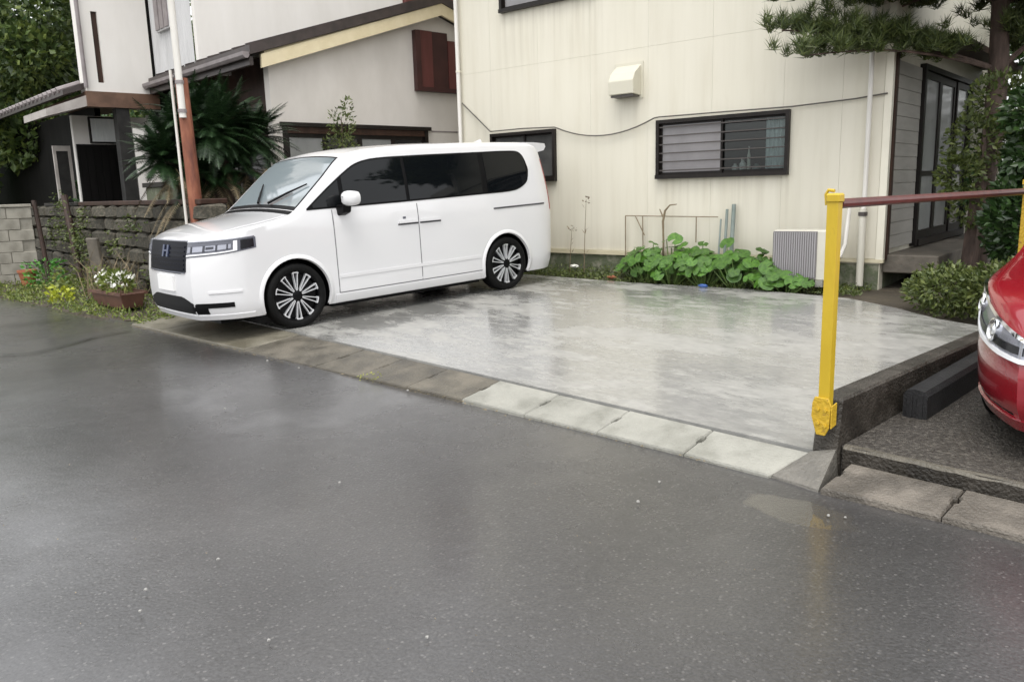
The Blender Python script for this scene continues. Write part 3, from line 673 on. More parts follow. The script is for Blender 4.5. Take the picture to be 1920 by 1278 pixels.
# air conditioner outdoor unit
ac = empty("air_conditioner", HL(3.83, 0.40, 0.28), HA); tag(ac, "cream outdoor air conditioner unit with grey fins beside the leafy plants", "air conditioner")
m = MB(); m.box(-0.40, 0.22, -0.14, 0.14, 0.07, 0.62); m.build("casing", "ac_white", ac, bevel=0.012)
m = MB(); m.box(-0.408, -0.401, -0.13, 0.13, 0.10, 0.60); m.build("coil", "ac_fin", ac)
m = MB(); m.box(-0.39, 0.10, -0.150, -0.1405, 0.09, 0.61); m.build("coil", "ac_fin", ac)
for i in range(19):
    x = -0.385 + i * 0.0255; m = MB(); m.box(x, x + 0.012, -0.160, -0.1505, 0.10, 0.60); m.build("fin", "ac_slat", ac)
for x in (-0.30, 0.14):
    m = MB(); m.box(x - 0.04, x + 0.04, -0.16, 0.16, 0.0, 0.069); m.build("foot", "kerb_clean", ac)
m = MB(); m.tube([(0.22, 0.05, 0.30), (0.28, 0.06, 0.32), (0.30, 0.16, 0.45), (0.29, 0.30, 0.9)], 0.022, 8); m.build("hose", "white_pipe", ac, smooth=True)

# ---- gabled house on the left
gh = empty("gabled_house", (-11.5, 5.81, 0)); tag(gh, "grey plaster gabled house with cream bargeboard and dark roof left of the white van", "house")
GX, GY = 0.0, 5.81
def Y(y): return y - 5.81
APEX = (8.98, 4.40); EAV = (5.55, 3.30); REND = (10.7, 3.85)
def rake(y): return EAV[1] + (y - EAV[0]) * (APEX[1] - EAV[1]) / (APEX[0] - EAV[0]) if y < APEX[0] else APEX[1] + (y - APEX[0]) * (REND[1] - APEX[1]) / (REND[0] - APEX[0])
# gable wall with window opening
gw = (5.98, 8.67, 0.95, 2.50)
m = MB()
for (a, b, c, d) in rects_minus((5.81, 10.6, 0.1, 3.36), [gw]): m.box(-0.16, 0, Y(a), Y(b), c, d)
m.prism([(0, Y(5.81), 3.36), (0, Y(10.6), 3.36), (0, Y(10.6), rake(10.6)), (0, Y(8.98), rake(8.98)), (0, Y(5.81), rake(5.81))], (-0.16, 0, 0))
m.build("gable_wall", "gable_plaster", gh)
# window in it
m = MB(); y0, y1, z0, z1 = Y(gw[0]), Y(gw[1]), gw[2], gw[3]
m.box(-0.06, 0.05, y0 - 0.06, y1 + 0.08, z1 - 0.03, z1 + 0.03); m.box(-0.06, 0.03, y0 - 0.02, y0 + 0.05, z0, z1 - 0.03); m.box(-0.06, 0.03, y1 - 0.05, y1 + 0.02, z0, z1 - 0.03); m.box(-0.06, 0.06, y0 + 0.05, y1 - 0.05, z0 - 0.03, z0 + 0.04)
gwin = m.build("window", "dark_frame", gh)
m = MB(); m.box(-0.05, 0.02, y0 + 0.05, y1 - 0.05, z1 - 0.13, z1 - 0.03); m.build("shutter_rail", "brown_wood", gwin)
n = 4
for k in range(n):
    a = y0 + 0.05 + (y1 - y0 - 0.1) * k / n; b = y0 + 0.05 + (y1 - y0 - 0.1) * (k + 1) / n
    q = MB()
    for (c, d, e, g) in ((a, a + 0.04, z0 + 0.04, z1 - 0.13), (b - 0.04, b, z0 + 0.04, z1 - 0.13), (a + 0.0401, b - 0.0401, z0 + 0.04, z0 + 0.12), (a + 0.0401, b - 0.0401, z1 - 0.19, z1 - 0.13)): q.box(-0.04, -0.01, c, d, e, g)
    q.build("sash", "dark_frame", gwin)
    q = MB(); q.box(-0.028, -0.022, a + 0.04, b - 0.04, z0 + 0.12, z1 - 0.19); q.build("pane", "grey_glass" if k in (0, 2) else "dark_glass", gwin)
# thin flashing line across the plaster
m = MB(); m.box(0.0, 0.006, Y(8.78), Y(10.6), 2.455, 2.475); m.build("joint_strip", "gutter_grey", gh)
# roof slopes
def slope_prism(p0, p1, x0, x1, th, lift=0.0):
    (ya, za), (yb, zb) = p0, p1
    return [(x0, Y(ya), za + lift), (x0, Y(yb), zb + lift), (x0, Y(yb), zb + th + lift), (x0, Y(ya), za + th + lift)]
E2 = (5.45, EAV[1] - 0.03); A2 = (APEX[0], rake(8.98)); R2 = (10.75, REND[1])
m = MB(); m.prism(slope_prism(E2, A2, 0.20, 0, 0.13, 0.165), (-4.1, 0, 0)); m.build("roof", "dark_roof", gh)
m = MB(); m.prism(slope_prism((A2[0] + 0.001, A2[1]), R2, 0.20, 0, 0.13, 0.165), (-4.1, 0, 0)); m.build("roof", "dark_roof", gh)
m = MB(); m.prism(slope_prism((5.63, rake(5.63) - 0.03), A2, 0.13, 0, 0.19, -0.03), (0.05, 0, 0)); m.build("bargeboard", "cream_board", gh)
m = MB(); m.prism(slope_prism((A2[0] + 0.001, A2[1]), R2, 0.13, 0, 0.19, -0.03), (0.05, 0, 0)); m.build("bargeboard", "cream_board", gh)
m = MB(); m.prism(slope_prism((5.7, rake(5.7)), A2, 0.128, 0, 0.03, 0.13), (-0.126, 0, 0)); m.build("soffit", "cream_board", gh)
# ribs of the metal roof
for k in range(9):
    x = 0.1 - k * 0.45
    m = MB(); m.prism(slope_prism(E2, A2, x, 0, 0.03, 0.297), (-0.04, 0, 0)); m.build("roof_rib", "dark_roof", gh)
# eave gutter and fascia running away to the left
m = MB(); m.box(-4.0, 0.12, Y(5.47), Y(5.53), 3.30, 3.42); m.build("fascia", "dark_roof", gh)
m = MB()
prf = [(-0.055, 0.05), (-0.05, 0.0), (-0.02, -0.035), (0.02, -0.035), (0.05, 0.0), (0.055, 0.05)]
m.prism([(0.18, Y(5.40) + a, 3.42 + b) for a, b in prf], (-4.2, 0, 0)); m.build("gutter", "gutter_grey", gh)
# front wall under the eave
m = MB(); m.box(-4.0, -0.16, Y(6.15), Y(6.25), 0.1, 3.6); m.build("front_wall", "brown_wood", gh)  # dark brown stands in for the deep shade under the eave
m = MB(); m.box(-4.06, -3.96, Y(5.551), Y(6.3), 2.701, 7.0); m.build("side_wall", "black_board", gh)
m = MB(); m.box(-3.0, -0.8, Y(6.10), Y(6.14), 0.35, 2.2); fwn = m.build("window", "dark_frame", gh)
for a in (-2.95, -1.87): 
    m = MB(); m.box(a, a + 1.02, Y(6.085), Y(6.095), 0.42, 2.13); m.build("pane", "dark_glass", fwn)
# red louvred bay in the gable
bay = MB(); bay.box(-0.01, 0.10, Y(8.46), Y(8.56), 3.12, 4.10); bay.box(-0.01, 0.10, Y(8.561), Y(10.1), 3.12, 3.19)
bay = bay.build("red_bay", "red_dark", gh)
m = MB(); m.box(0.001, 0.03, Y(8.561), Y(8.86), 3.19, 4.12); m.build("bay_panel", "red_panel", bay)
m = MB(); m.box(0.001, 0.02, Y(8.865), Y(9.2), 3.19, 4.12); m.build("bay_panel", "red_dark", bay)
m = MB(); m.box(0.001, 0.03, Y(9.205), Y(10.1), 3.19, 4.0); m.build("bay_panel", "red_panel", bay)
# upper storey
UX = -2.0
m = MB(); m.box(UX - 0.12, UX, Y(5.62), Y(9.75), 3.45, 7.0); m.build("upper_wall", "white_plaster", gh)
m = MB(); P = []
for i in range(81):
    x = UX - 0.121 - 1.85 * i / 80; d = 0.02 * (1 if (i // 2) % 2 else 0); P.append([(x, Y(5.60) + d, 3.62), (x, Y(5.60) + d, 7.0)])
m.grid(P); m.build("corrugated_wall", "grey_corrugated", gh)
m = MB(); m.box(UX - 1.55, UX - 0.9, Y(5.55), Y(5.60), 4.3, 6.0); uw = m.build("shutter_box", "grey_corrugated", gh)
for k in range(3):
    m = MB(); m.box(UX - 1.53 + k * 0.21, UX - 1.36 + k * 0.21, Y(5.53), Y(5.549), 4.33, 5.6); m.build("shutter_slat", "gutter_grey", uw)
m = MB(); m.box(UX - 3, UX + 0.1, Y(9.76), Y(12.5), 3.6, 7.0); m.build("red_siding", "red_panel", gh)
m = MB(); m.prism([(0.3 + UX, Y(5.0), 6.95), (0.3 + UX, Y(7.7), 8.0), (0.3 + UX, Y(10.4), 6.95), (0.3 + UX, Y(10.4), 7.1), (0.3 + UX, Y(7.7), 8.15), (0.3 + UX, Y(5.0), 7.1)], (-7.5, 0, 0)); m.build("upper_roof", "dark_roof", gh)
m = MB(); m.box(-7, UX - 0.13, Y(9.0), Y(9.1), 0, 7.0); m.build("back_wall", "white_plaster", gh)
# projecting wing over the porch
WX = -3.95
m = MB()
slot = (4.62, 4.72, 3.45, 4.62)
for (a, b, c, d) in rects_minus((4.42, 5.55, 3.30, 7.0), [slot]): m.box(WX - 0.12, WX, Y(a), Y(b), c, d)
m.build("wing_wall", "white_plaster", gh)
m = MB(); m.box(WX - 0.07, WX - 0.05, Y(4.60), Y(4.74), 3.43, 4.64); m.build("slot_window", "brown_wood", gh)
m = MB(); m.box(WX - 0.35, WX - 0.121, Y(4.42), Y(4.54), 3.30, 7.0); m.build("wing_wall", "white_plaster", gh)
m = MB(); m.tube([(WX + 0.05, Y(4.40), 7.0), (WX + 0.05, Y(4.40), 3.35)], 0.035, 8); m.build("pipe", "gutter_grey", gh, smooth=True)
m = MB(); m.box(WX - 0.2, WX + 0.03, Y(4.40), Y(5.62), 3.04, 3.298); m.build("porch_beam", "porch_brown", gh)
m = MB(); m.box(WX - 3.0, WX - 0.201, Y(4.44), Y(5.6), 3.2, 3.29); m.build("porch_ceiling", "porch_brown", gh)
# porch canopy, post, door and window below
m = MB(); m.hexa([(WX - 1.6, Y(3.75), 2.86), (WX - 0.02, Y(3.75), 2.86), (WX - 0.02, Y(4.43), 3.06), (WX - 1.6, Y(4.43), 3.06), (WX - 1.6, Y(3.75), 2.98), (WX - 0.02, Y(3.75), 2.98), (WX - 0.02, Y(4.43), 3.24), (WX - 1.6, Y(4.43), 3.24)])
m.build("porch_canopy", "canopy", gh)
m = MB(); m.box(WX - 0.22, WX - 0.01, Y(4.86), Y(5.08), 0.1, 3.04); m.build("porch_post", "post_grey", gh)
PX = -5.2
m = MB(); m.box(PX - 0.12, PX, Y(4.45), Y(5.9), 0.1, 3.0); m.build("porch_wall", "white_plaster", gh)
m = MB(); m.box(PX, PX + 0.05, Y(4.47), Y(5.4), 0.2, 2.48); pd = m.build("porch_door", "black_board", gh)
for k in range(7):
    y = Y(4.49) + k * 0.129; m = MB(); m.box(PX + 0.0501, PX + 0.062, y, y + 0.120, 0.25, 2.4); m.build("door_board", "black_board", pd)
m = MB(); m.box(PX + 0.001, PX + 0.06, Y(4.72), Y(5.36), 2.50, 2.98); pw = m.build("porch_window", "dark_frame", gh)
m = MB(); m.box(PX + 0.0601, PX + 0.066, Y(4.75), Y(5.33), 2.53, 2.95); m.build("pane", "curtain", pw)
m = MB(); m.box(WX - 0.8, WX - 0.68, Y(5.62), Y(5.80), 0.1, 3.0); m.build("side_wall", "white_plaster", gh)
m = MB(); m.box(WX - 0.10, WX, Y(5.1), Y(5.9), 0.1, 2.7); m.build("side_wall", "white_plaster", gh)
m = MB(); y0, y1 = Y(4.28), Y(4.44)
for (a, b, c, d) in ((y0, y0 + 0.05, 0.2, 2.5), (y1 + 0.10, y1 + 0.15, 0.2, 2.5), (y0 + 0.05, y1 + 0.10, 2.40, 2.5), (y0 + 0.05, y1 + 0.10, 1.3, 1.36)): m.box(PX - 0.9, PX - 0.84, a, b, c, d)
sc_ = m.build("porch_screen", "canopy", gh)
m = MB(); m.box(PX - 0.88, PX - 0.86, y0 + 0.05, y1 + 0.10, 0.2, 2.4); m.build("screen_panel", "post_grey", sc_)
# low tiled roof running away to the left
m = MB(); m.hexa([(-16, Y(4.05), 3.22), (WX - 0.06, Y(4.05), 3.22), (WX - 0.06, Y(4.40), 3.34), (-16, Y(4.40), 3.34), (-16, Y(4.05), 3.30), (WX - 0.06, Y(4.05), 3.30), (WX - 0.06, Y(4.40), 3.44), (-16, Y(4.40), 3.44)])
lr = m.build("low_roof", "dark_roof", gh)
for k in range(24):
    x = WX - 0.3 - k * 0.30; m = MB(); m.tube([(x, Y(4.02), 3.315), (x, Y(4.40), 3.455)], 0.05, 8); m.build("roof_tile", "gutter_grey", lr, smooth=True)
m = MB(); m.box(-16, PX - 0.13, Y(4.9), Y(5.0), 0.1, 3.2); m.build("front_wall", "black_board", gh)

# ================================================================ WALLS
# concrete block wall at the far left: blocks laid in courses
bw = empty("block_wall", (-16.5, 3.55, 0)); tag(bw, "pale grey concrete block wall at the left edge beyond the verge", "wall")
m = MB(); m.box(-0.11, -0.012, -2.55, -0.012, -0.05, 1.37); m.build("core", "block", bw)
bm_ = MB(); bm_.box(0, 0.10, -0.194, 0.194, 0, 0.188)
proto = bm_.build("block", "block", bw, bevel=0.006); first = True
for r in range(7):
    for k in range(6):
        y = -0.2 - 0.4 * k - (0.2 if r % 2 else 0.0)
        o = proto if first else proto.copy()
        if not first: COL.objects.link(o); o.parent = bw
        first = False
        o.location = (-0.09 + random.uniform(-0.003, 0.003), y, 0.0 + 0.195 * r)
m = MB(); m.box(-0.13, 0.03, -2.57, 0.005, 1.367, 1.42); m.build("coping", "block", bw, bevel=0.008)
# stone wall
sw = empty("stone_wall", (-19, 4.1, 0)); tag(sw, "weathered brown stone wall in rough courses behind the verge plants", "wall")
m = MB(); m.box(0, 8.9, 0.03, 0.28, -0.05, 1.36); m.build("core", "stone_joint", sw)
protos = []
for v in range(5):
    bm = bmesh.new(); bmesh.ops.create_cube(bm, size=1)
    bmesh.ops.bevel(bm, geom=list(bm.edges), offset=0.14, segments=1, affect='EDGES')
    rr = random.Random(v + 5)
    for q in bm.verts: q.co += Vector((rr.uniform(-.07, .07), rr.uniform(-.07, .07), rr.uniform(-.07, .07)))
    me = bpy.data.meshes.new("stone"); bm.to_mesh(me); bm.free(); me.materials.append(MATS["stone"]); protos.append(me)
z = 0.0
for r in range(6):
    hh = [0.26, 0.24, 0.22, 0.24, 0.20, 0.20][r]; x = -0.1 - 0.2 * (r % 2)
    while x < 8.8:
        w = random.uniform(0.34, 0.75)
        o = bpy.data.objects.new("stone", random.choice(protos)); COL.objects.link(o); o.parent = sw
        o.location = (x + w / 2, 0.05 + random.uniform(-0.02, 0.02), z + hh / 2); o.scale = (w * 0.90, 0.24 + random.uniform(-0.03, 0.05), hh * 0.93); o.rotation_euler = (0, random.uniform(-.05, .05), 0)
        x += w
    z += hh
m = MB(); m.box(3.6, 8.9, -0.06, 0.30, 1.362, 1.43); m.build("coping", "brown_wood", sw, bevel=0.01)
m = MB(); m.box(1.2, 3.4, -0.04, 0.30, 1.362, 1.42); m.build("coping", "stone_joint", sw, bevel=0.01)
# grey utility box wall behind the front of the van
m = MB(); m.box(-13.2, -11.9, 4.45, 4.6, 0.0, 1.62); o = m.build("low_wall", "foundation", bevel=0.01); tag(o, "low mossy grey wall with flat top beside the cycad", "wall")
m = MB(); m.box(-13.25, -11.85, 4.42, 4.63, 1.621, 1.69); m.build("coping", "stone_joint", o)
# leaning rusty pipes against the walls
def pipe_thing(name, a, b, r, matn, label, cat="pipe"):
    a, b = Vector(a), Vector(b); o = MB().tube([Vector((0, 0, 0)), b - a], r, 10).build(name, matn, smooth=True); o.location = a; tag(o, label, cat); return o
pipe_thing("iron_pipe", (-16.42, 3.68, 0.03), (-16.55, 3.62, 1.48), 0.04, "iron_rust", "dark rusty pipe standing at the end of the pale block wall")
pipe_thing("iron_pipe", (-15.45, 3.95, 0.05), (-15.85, 3.95, 1.55), 0.055, "iron_rust", "dark rusty pipe leaning against the middle of the stone wall")
m = MB(); m.box(-0.14, 0.14, -0.03, 0.03, 0, 0.78); o = m.build("slab_panel", "step_concrete", bevel=0.01); o.location = (-14.05, 3.88, 0.33); o.rotation_euler = (0.08, 0, 0.3)
tag(o, "narrow pale board propped upright against the stone wall", "board")
o.location.z = 0.08

# tall rusty post and white pole beside the van
PPX, PPY = -10.35, 4.10
rp = empty("rusty_post", (PPX, PPY, 0.05)); tag(rp, "thick rusty red steel post standing behind the bonnet of the van", "post")
MB().tube([(0, 0, 0), (0.02, -0.03, 1.6), (0.02, -0.05, 2.85)], [0.088, 0.082, 0.076], 14).build("shaft", "rust", rp, smooth=True)
MB().lathe([(0, 0.11), (0.05, 0.11), (0.06, 0.08)], 14, 'z', (0, 0, 0.0)).build("base_collar", "iron_rust", rp)
wp = empty("white_pole", (PPX + 0.11, PPY - 0.11, 2.42)); tag(wp, "white pole clamped to the top of the rusty post and rising out of view", "pole")
MB().tube([(0, 0, 0), (-0.01, 0, 2.0), (-0.02, 0, 4.5)], 0.042, 12).build("shaft", "white_pipe", wp, smooth=True)
for z in (0.08, 0.42):
    MB().lathe([(-0.02, 0.052), (0.02, 0.052)], 12, 'z', (0, 0, z)).box(-0.06, -0.03, 0.02, 0.07, z - 0.015, z + 0.015).build("band", "gutter_grey", wp)
cn = empty("conduit", (PPX - 0.02, PPY - 0.14, 0.05)); tag(cn, "thin pale conduit running up the left side of the rusty post", "conduit")
MB().tube([(0, 0, 0), (-0.03, 0.0, 1.4), (-0.05, 0.0, 2.95)], 0.018, 8).build("pipe", "white_pipe", cn, smooth=True)

# ================================================================ KERB WALL, POSTS, RAIL, WHEEL STOP
m = MB()
m.hexa([(-1.84, 3.70, -0.05), (-1.715, 3.70, -0.05), (-1.715, 7.6, -0.05), (-1.84, 7.6, -0.05), (-1.84, 3.77, 0.385), (-1.715, 3.77, 0.385), (-1.715, 7.6, 0.40), (-1.84, 7.6, 0.40)])
o = m.build("kerb_wall", "old_concrete", bevel=0.012); tag(o, "low dark weathered concrete wall dividing the parking bay from the side lot", "wall")
yp = empty("yellow_post", (-1.775, 3.72, 0.20)); tag(yp, "yellow steel post bolted to the front end of the low kerb wall", "post")
m = MB()   # open U channel
for (a, b, c, d) in ((-0.027, 0.027, -0.026, -0.021), (-0.027, -0.022, -0.021, 0.022), (0.022, 0.027, -0.021, 0.022)): m.box(a, b, c, d, 0.13, 1.17)
m.build("channel", "yellow_paint", yp, bevel=0.0015)
m = MB(); m.box(-0.034, 0.034, -0.032, 0.030, 1.14, 1.185); m.build("cap", "yellow_paint", yp, bevel=0.008)
m = MB(); m.tube([(-0.036, -0.01, 1.13), (-0.042, -0.01, 1.18), (-0.03, -0.01, 1.20), (0.0, -0.01, 1.196)], 0.008, 8); m.build("hook", "yellow_paint", yp, smooth=True)
m = MB(); m.prism([(-0.038, -0.042, 0.20), (0.030, -0.042, 0.20), (0.046, -0.042, 0.165), (0.040, -0.042, 0.05), (0.02, -0.042, 0.01), (-0.024, -0.042, 0.01), (-0.052, -0.042, 0.10), (-0.050, -0.042, 0.165)], (0, 0.012, 0))
m.prism([(0.0465, -0.042, 0.165), (0.0465, 0.012, 0.175), (0.0465, 0.012, 0.06), (0.0465, -0.042, 0.05)], (0.006, 0, 0))
cl = m.build("clamp_plate", "yellow_worn", yp, bevel=0.002)
for (x, z) in ((-0.025, 0.14), (0.025, 0.14), (-0.02, 0.07), (0.025, 0.06)):
    MB().lathe([(-0.008, 0.001), (-0.008, 0.011), (0.0, 0.011)], 6, 'z').build("bolt", "yellow_worn", cl); b = bpy.context.scene.objects[-1] if False else None
for o in [c for c in cl.children]: pass
bolts = [c for c in bpy.data.objects if c.parent == cl]
for o, (x, z) in zip(bolts, ((-0.025, 0.14), (0.025, 0.14), (-0.02, 0.07), (0.025, 0.06))):
    o.location = (x * 0.8, -0.042, z); o.rotation_euler = (radians(-90), 0, 0)
m = MB(); m.tube([(0.0, 0, 0), (0, 3.0, -0.01), (0, 6.5, -0.02)], 0.024, 10); o = m.build("rail", "rail_brown", smooth=True); o.location = (-1.775, 3.76, 1.335)
tag(o, "brown steel rail reaching from the yellow post towards the garden", "rail")
op = empty("rusty_orange_post", (-1.775, 6.72, 0.39)); tag(op, "orange rusty steel post carrying the brown rail behind the red car", "post")
m = MB()
for (a, b, c, d) in ((-0.027, 0.027, -0.026, -0.021), (-0.027, -0.022, -0.021, 0.022), (0.022, 0.027, -0.021, 0.022)): m.box(a, b, c, d, 0.0, 1.0)
m.build("channel", "yellow_worn", op)
m = MB(); m.box(-0.034, 0.034, -0.033, 0.033, 0.985, 1.02); m.build("cap", "yellow_worn", op)

ws = empty("wheel_stop", (-1.615, 4.43, lot_z(4.43))); ws.rotation_euler = (0.028, 0, 0.02)
tag(ws, "long dark grey wheel stop bar lying beside the low kerb wall", "wheel stop")
m = MB(); sec = [(-0.062, 0), (-0.062, 0.125), (-0.045, 0.152), (0.0, 0.160), (0.045, 0.152), (0.062, 0.125), (0.062, 0.0)]
m.prism([(x, 0, z) for x, z in sec], (0, 2.0, 0)); m.build("bar", "rubber_block", ws)
for x in (-0.04, 0.012):
    m = MB(); m.box(x, x + 0.028, -0.006, -0.0005, 0.0, 0.135); m.build("end_rib", "rubber_block", ws)

# ================================================================ VEHICLES
class Body:
    def __init__(s, **k): s.__dict__.update(k)
    def ts(s, q): zt = s.top(q); zs = zt - s.r(q); return s.W(q) * s.tum(zs, zt), zs, zt
    def te(s, q): t, zs, zt = s.ts(q); return t - s.rh(q)
    def warp(s, q, t, z):
        b = min(max((s.f1 - q) / (s.f1 - s.s0), 0), 1); b = b * b * (3 - 2 * b)
        y = q + s.lean(z) * b - s.bulge * (1 - (t / s.Wm) ** 2) * b
        e = min(max((q - s.r1) / (s.s1 - s.r1), 0), 1); y += s.rlean(z) * e + s.rbulge * (1 - (t / s.Wm) ** 2) * e
        return Vector((t, y, z))
    def side(s, q, z, sg=1): return s.warp(q, sg * s.W(q) * s.tum(z, s.top(q)), z)
    def front(s, c, z):
        sg = 1 if c >= 0 else -1; a = abs(c)
        if a <= 1: return s.warp(s.s0, c * s.W(s.s0) * s.tum(z, s.top(s.s0)), z)
        q = s.s0 + (a - 1) * (s.f1 - s.s0)
        return s.warp(q, sg * s.W(q) * s.tum(z, s.top(q)), z)
    def rear(s, c, z): return s.warp(s.s1, c * s.W(s.s1) * s.tum(z, s.top(s.s1)), z)
    def roofp(s, q, a):
        te = s.te(q); zt = s.top(q); t = a * te; return s.warp(q, t, zt - s.crown(q) * a * a)
    def profile(s, q):
        t0, zs, zt = s.ts(q); te = t0 - s.rh(q); cr = s.crown(q); out = []
        F = [0, .03, .08, .12, .2, .3, .38, .46, .54, .62, .70, .78, .86, .93, 1.0]
        for f in F:
            z = s.zb + (zs - s.zb) * f; out.append((s.W(q) * s.tum(z, zt), z))
        for k in range(1, 6):
            ph = k * pi / 10; out.append((te + s.rh(q) * cos(ph), zs + (zt - cr - zs) * sin(ph)))
        for k in range(1, 6):
            a = 1 - k / 5; out.append((te * a, zt - cr * a * a))
        return out
    def mesh(s, stations):
        rings = []
        for q in stations:
            pr = s.profile(q); n = len(pr)
            rings.append([s.warp(q, t, z) for t, z in pr] + [s.warp(q, -t, z) for t, z in pr[-2::-1]])
        m = MB(); n = len(rings[0]); vs = [p for r in rings for p in r]; fs = []
        for i in range(len(rings) - 1):
            for j in range(n - 1): fs.append((i * n + j, i * n + j + 1, (i + 1) * n + j + 1, (i + 1) * n + j))
            fs.append((i * n + n - 1, i * n, (i + 1) * n, (i + 1) * n + n - 1))   # underside
        m.add(vs, fs)
        for q, off in ((stations[0], 0), (stations[-1], (len(rings) - 1) * n)):   # end caps as rows
            pr = s.profile(q); h = len(pr); C = 8
            rows = []
            for j in range(h - 1):
                t, z = pr[j]; row = [off + j]
                for c in range(1, C):
                    m.v.append(tuple(s.warp(q, t * (1 - 2 * c / C), z))); row.append(len(m.v) - 1)
                row.append(off + n - 1 - j); rows.append(row)
            for j in range(h - 2):
                for c in range(C): m.f.append((rows[j][c], rows[j][c + 1], rows[j + 1][c + 1], rows[j + 1][c]))
            top = off + h - 1
            for c in range(C): m.f.append((rows[-1][c], rows[-1][c + 1], top))
            # close the underside row against the caps
            m.f.append(tuple(rows[0][::-1])) if False else None
        return m

def drape(fn, us, lo, hi, mcount, off, skirt=0.006):
    """panel over a body surface fn(u, v): us list, lo/hi functions of u, offset outwards by off with a skirt back to the surface"""
    m = MB(); nu = len(us); P = []; C = Vector((0, 1.4, 0.8))
    def pt(u, v, o):
        e = 0.004; p = fn(u, v); du = fn(u + e, v) - fn(u - e, v); dv = fn(u, v + e) - fn(u, v - e); nrm = du.cross(dv).normalized()
        if nrm.dot(p - C) < 0: nrm = -nrm
        return p + nrm * o
    for u in us:
        a, b = (lo(u) if callable(lo) else lo), (hi(u) if callable(hi) else hi)
        P.append([(u, a + (b - a) * j / mcount) for j in range(mcount + 1)])
    G = [[pt(u, v, off) for u, v in row] for row in P]
    m.grid(G)
    ring = [(i, 0) for i in range(nu)] + [(nu - 1, j) for j in range(1, mcount + 1)] + [(i, mcount) for i in range(nu - 2, -1, -1)] + [(0, j) for j in range(mcount - 1, 0, -1)]
    A = [G[i][j] for i, j in ring]; B = [pt(*P[i][j], -skirt) for i, j in ring]
    k = len(ring); m.add(A + B, [(i, (i + 1) % k, k + (i + 1) % k, k + i) for i in range(k)])
    return m
def lin(a, b, n): return [a + (b - a) * i / n for i in range(n + 1)]

def cut_arches(mb, name, paint, dark, arches, parent, zb):
    me = bpy.data.meshes.new(name); me.from_pydata(mb.v, [], mb.f); me.update()
    b = bmesh.new(); b.from_mesh(me); bmesh.ops.remove_doubles(b, verts=b.verts, dist=0.0008)
    bmesh.ops.holes_fill(b, edges=[e for e in b.edges if e.is_boundary], sides=0); bmesh.ops.triangulate(b, faces=[f for f in b.faces if len(f.verts) > 4])
    bmesh.ops.recalc_face_normals(b, faces=b.faces); b.to_mesh(me); b.free()
    me.materials.append(MATS[paint]); me.materials.append(MATS[dark])
    for p in me.polygons:
        if all(me.vertices[v].co.z < zb + 0.012 for v in p.vertices): p.material_index = 1
    o = bpy.data.objects.new(name, me); COL.objects.link(o); cutters = []
    for (y, z, r, x0, x1) in arches:
        cm = MB(); cm.lathe([(x0, 0.0001), (x0, r), (x1, r), (x1, 0.0001)], 48, 'x', (0, y, z))
        cme = bpy.data.meshes.new("cutter"); cme.from_pydata(cm.v, [], cm.f); bb = bmesh.new(); bb.from_mesh(cme); bmesh.ops.remove_doubles(bb, verts=bb.verts, dist=0.001); bmesh.ops.recalc_face_normals(bb, faces=bb.faces); bb.to_mesh(cme); bb.free()
        cme.materials.append(MATS[paint]); cme.materials.append(MATS[dark])
        for p in cme.polygons: p.material_index = 1
        co = bpy.data.objects.new("cutter", cme); COL.objects.link(co); cutters.append(co)
        md = o.modifiers.new("b", 'BOOLEAN'); md.operation = 'DIFFERENCE'; md.object = co; md.solver = 'EXACT'
    dg = bpy.context.evaluated_depsgraph_get(); nm = bpy.data.meshes.new_from_object(o.evaluated_get(dg))
    for co in cutters: bpy.data.objects.remove(co, do_unlink=True)
    bpy.data.objects.remove(o, do_unlink=True); nm.name = name
    return link(name, nm, None, parent, True, 30)

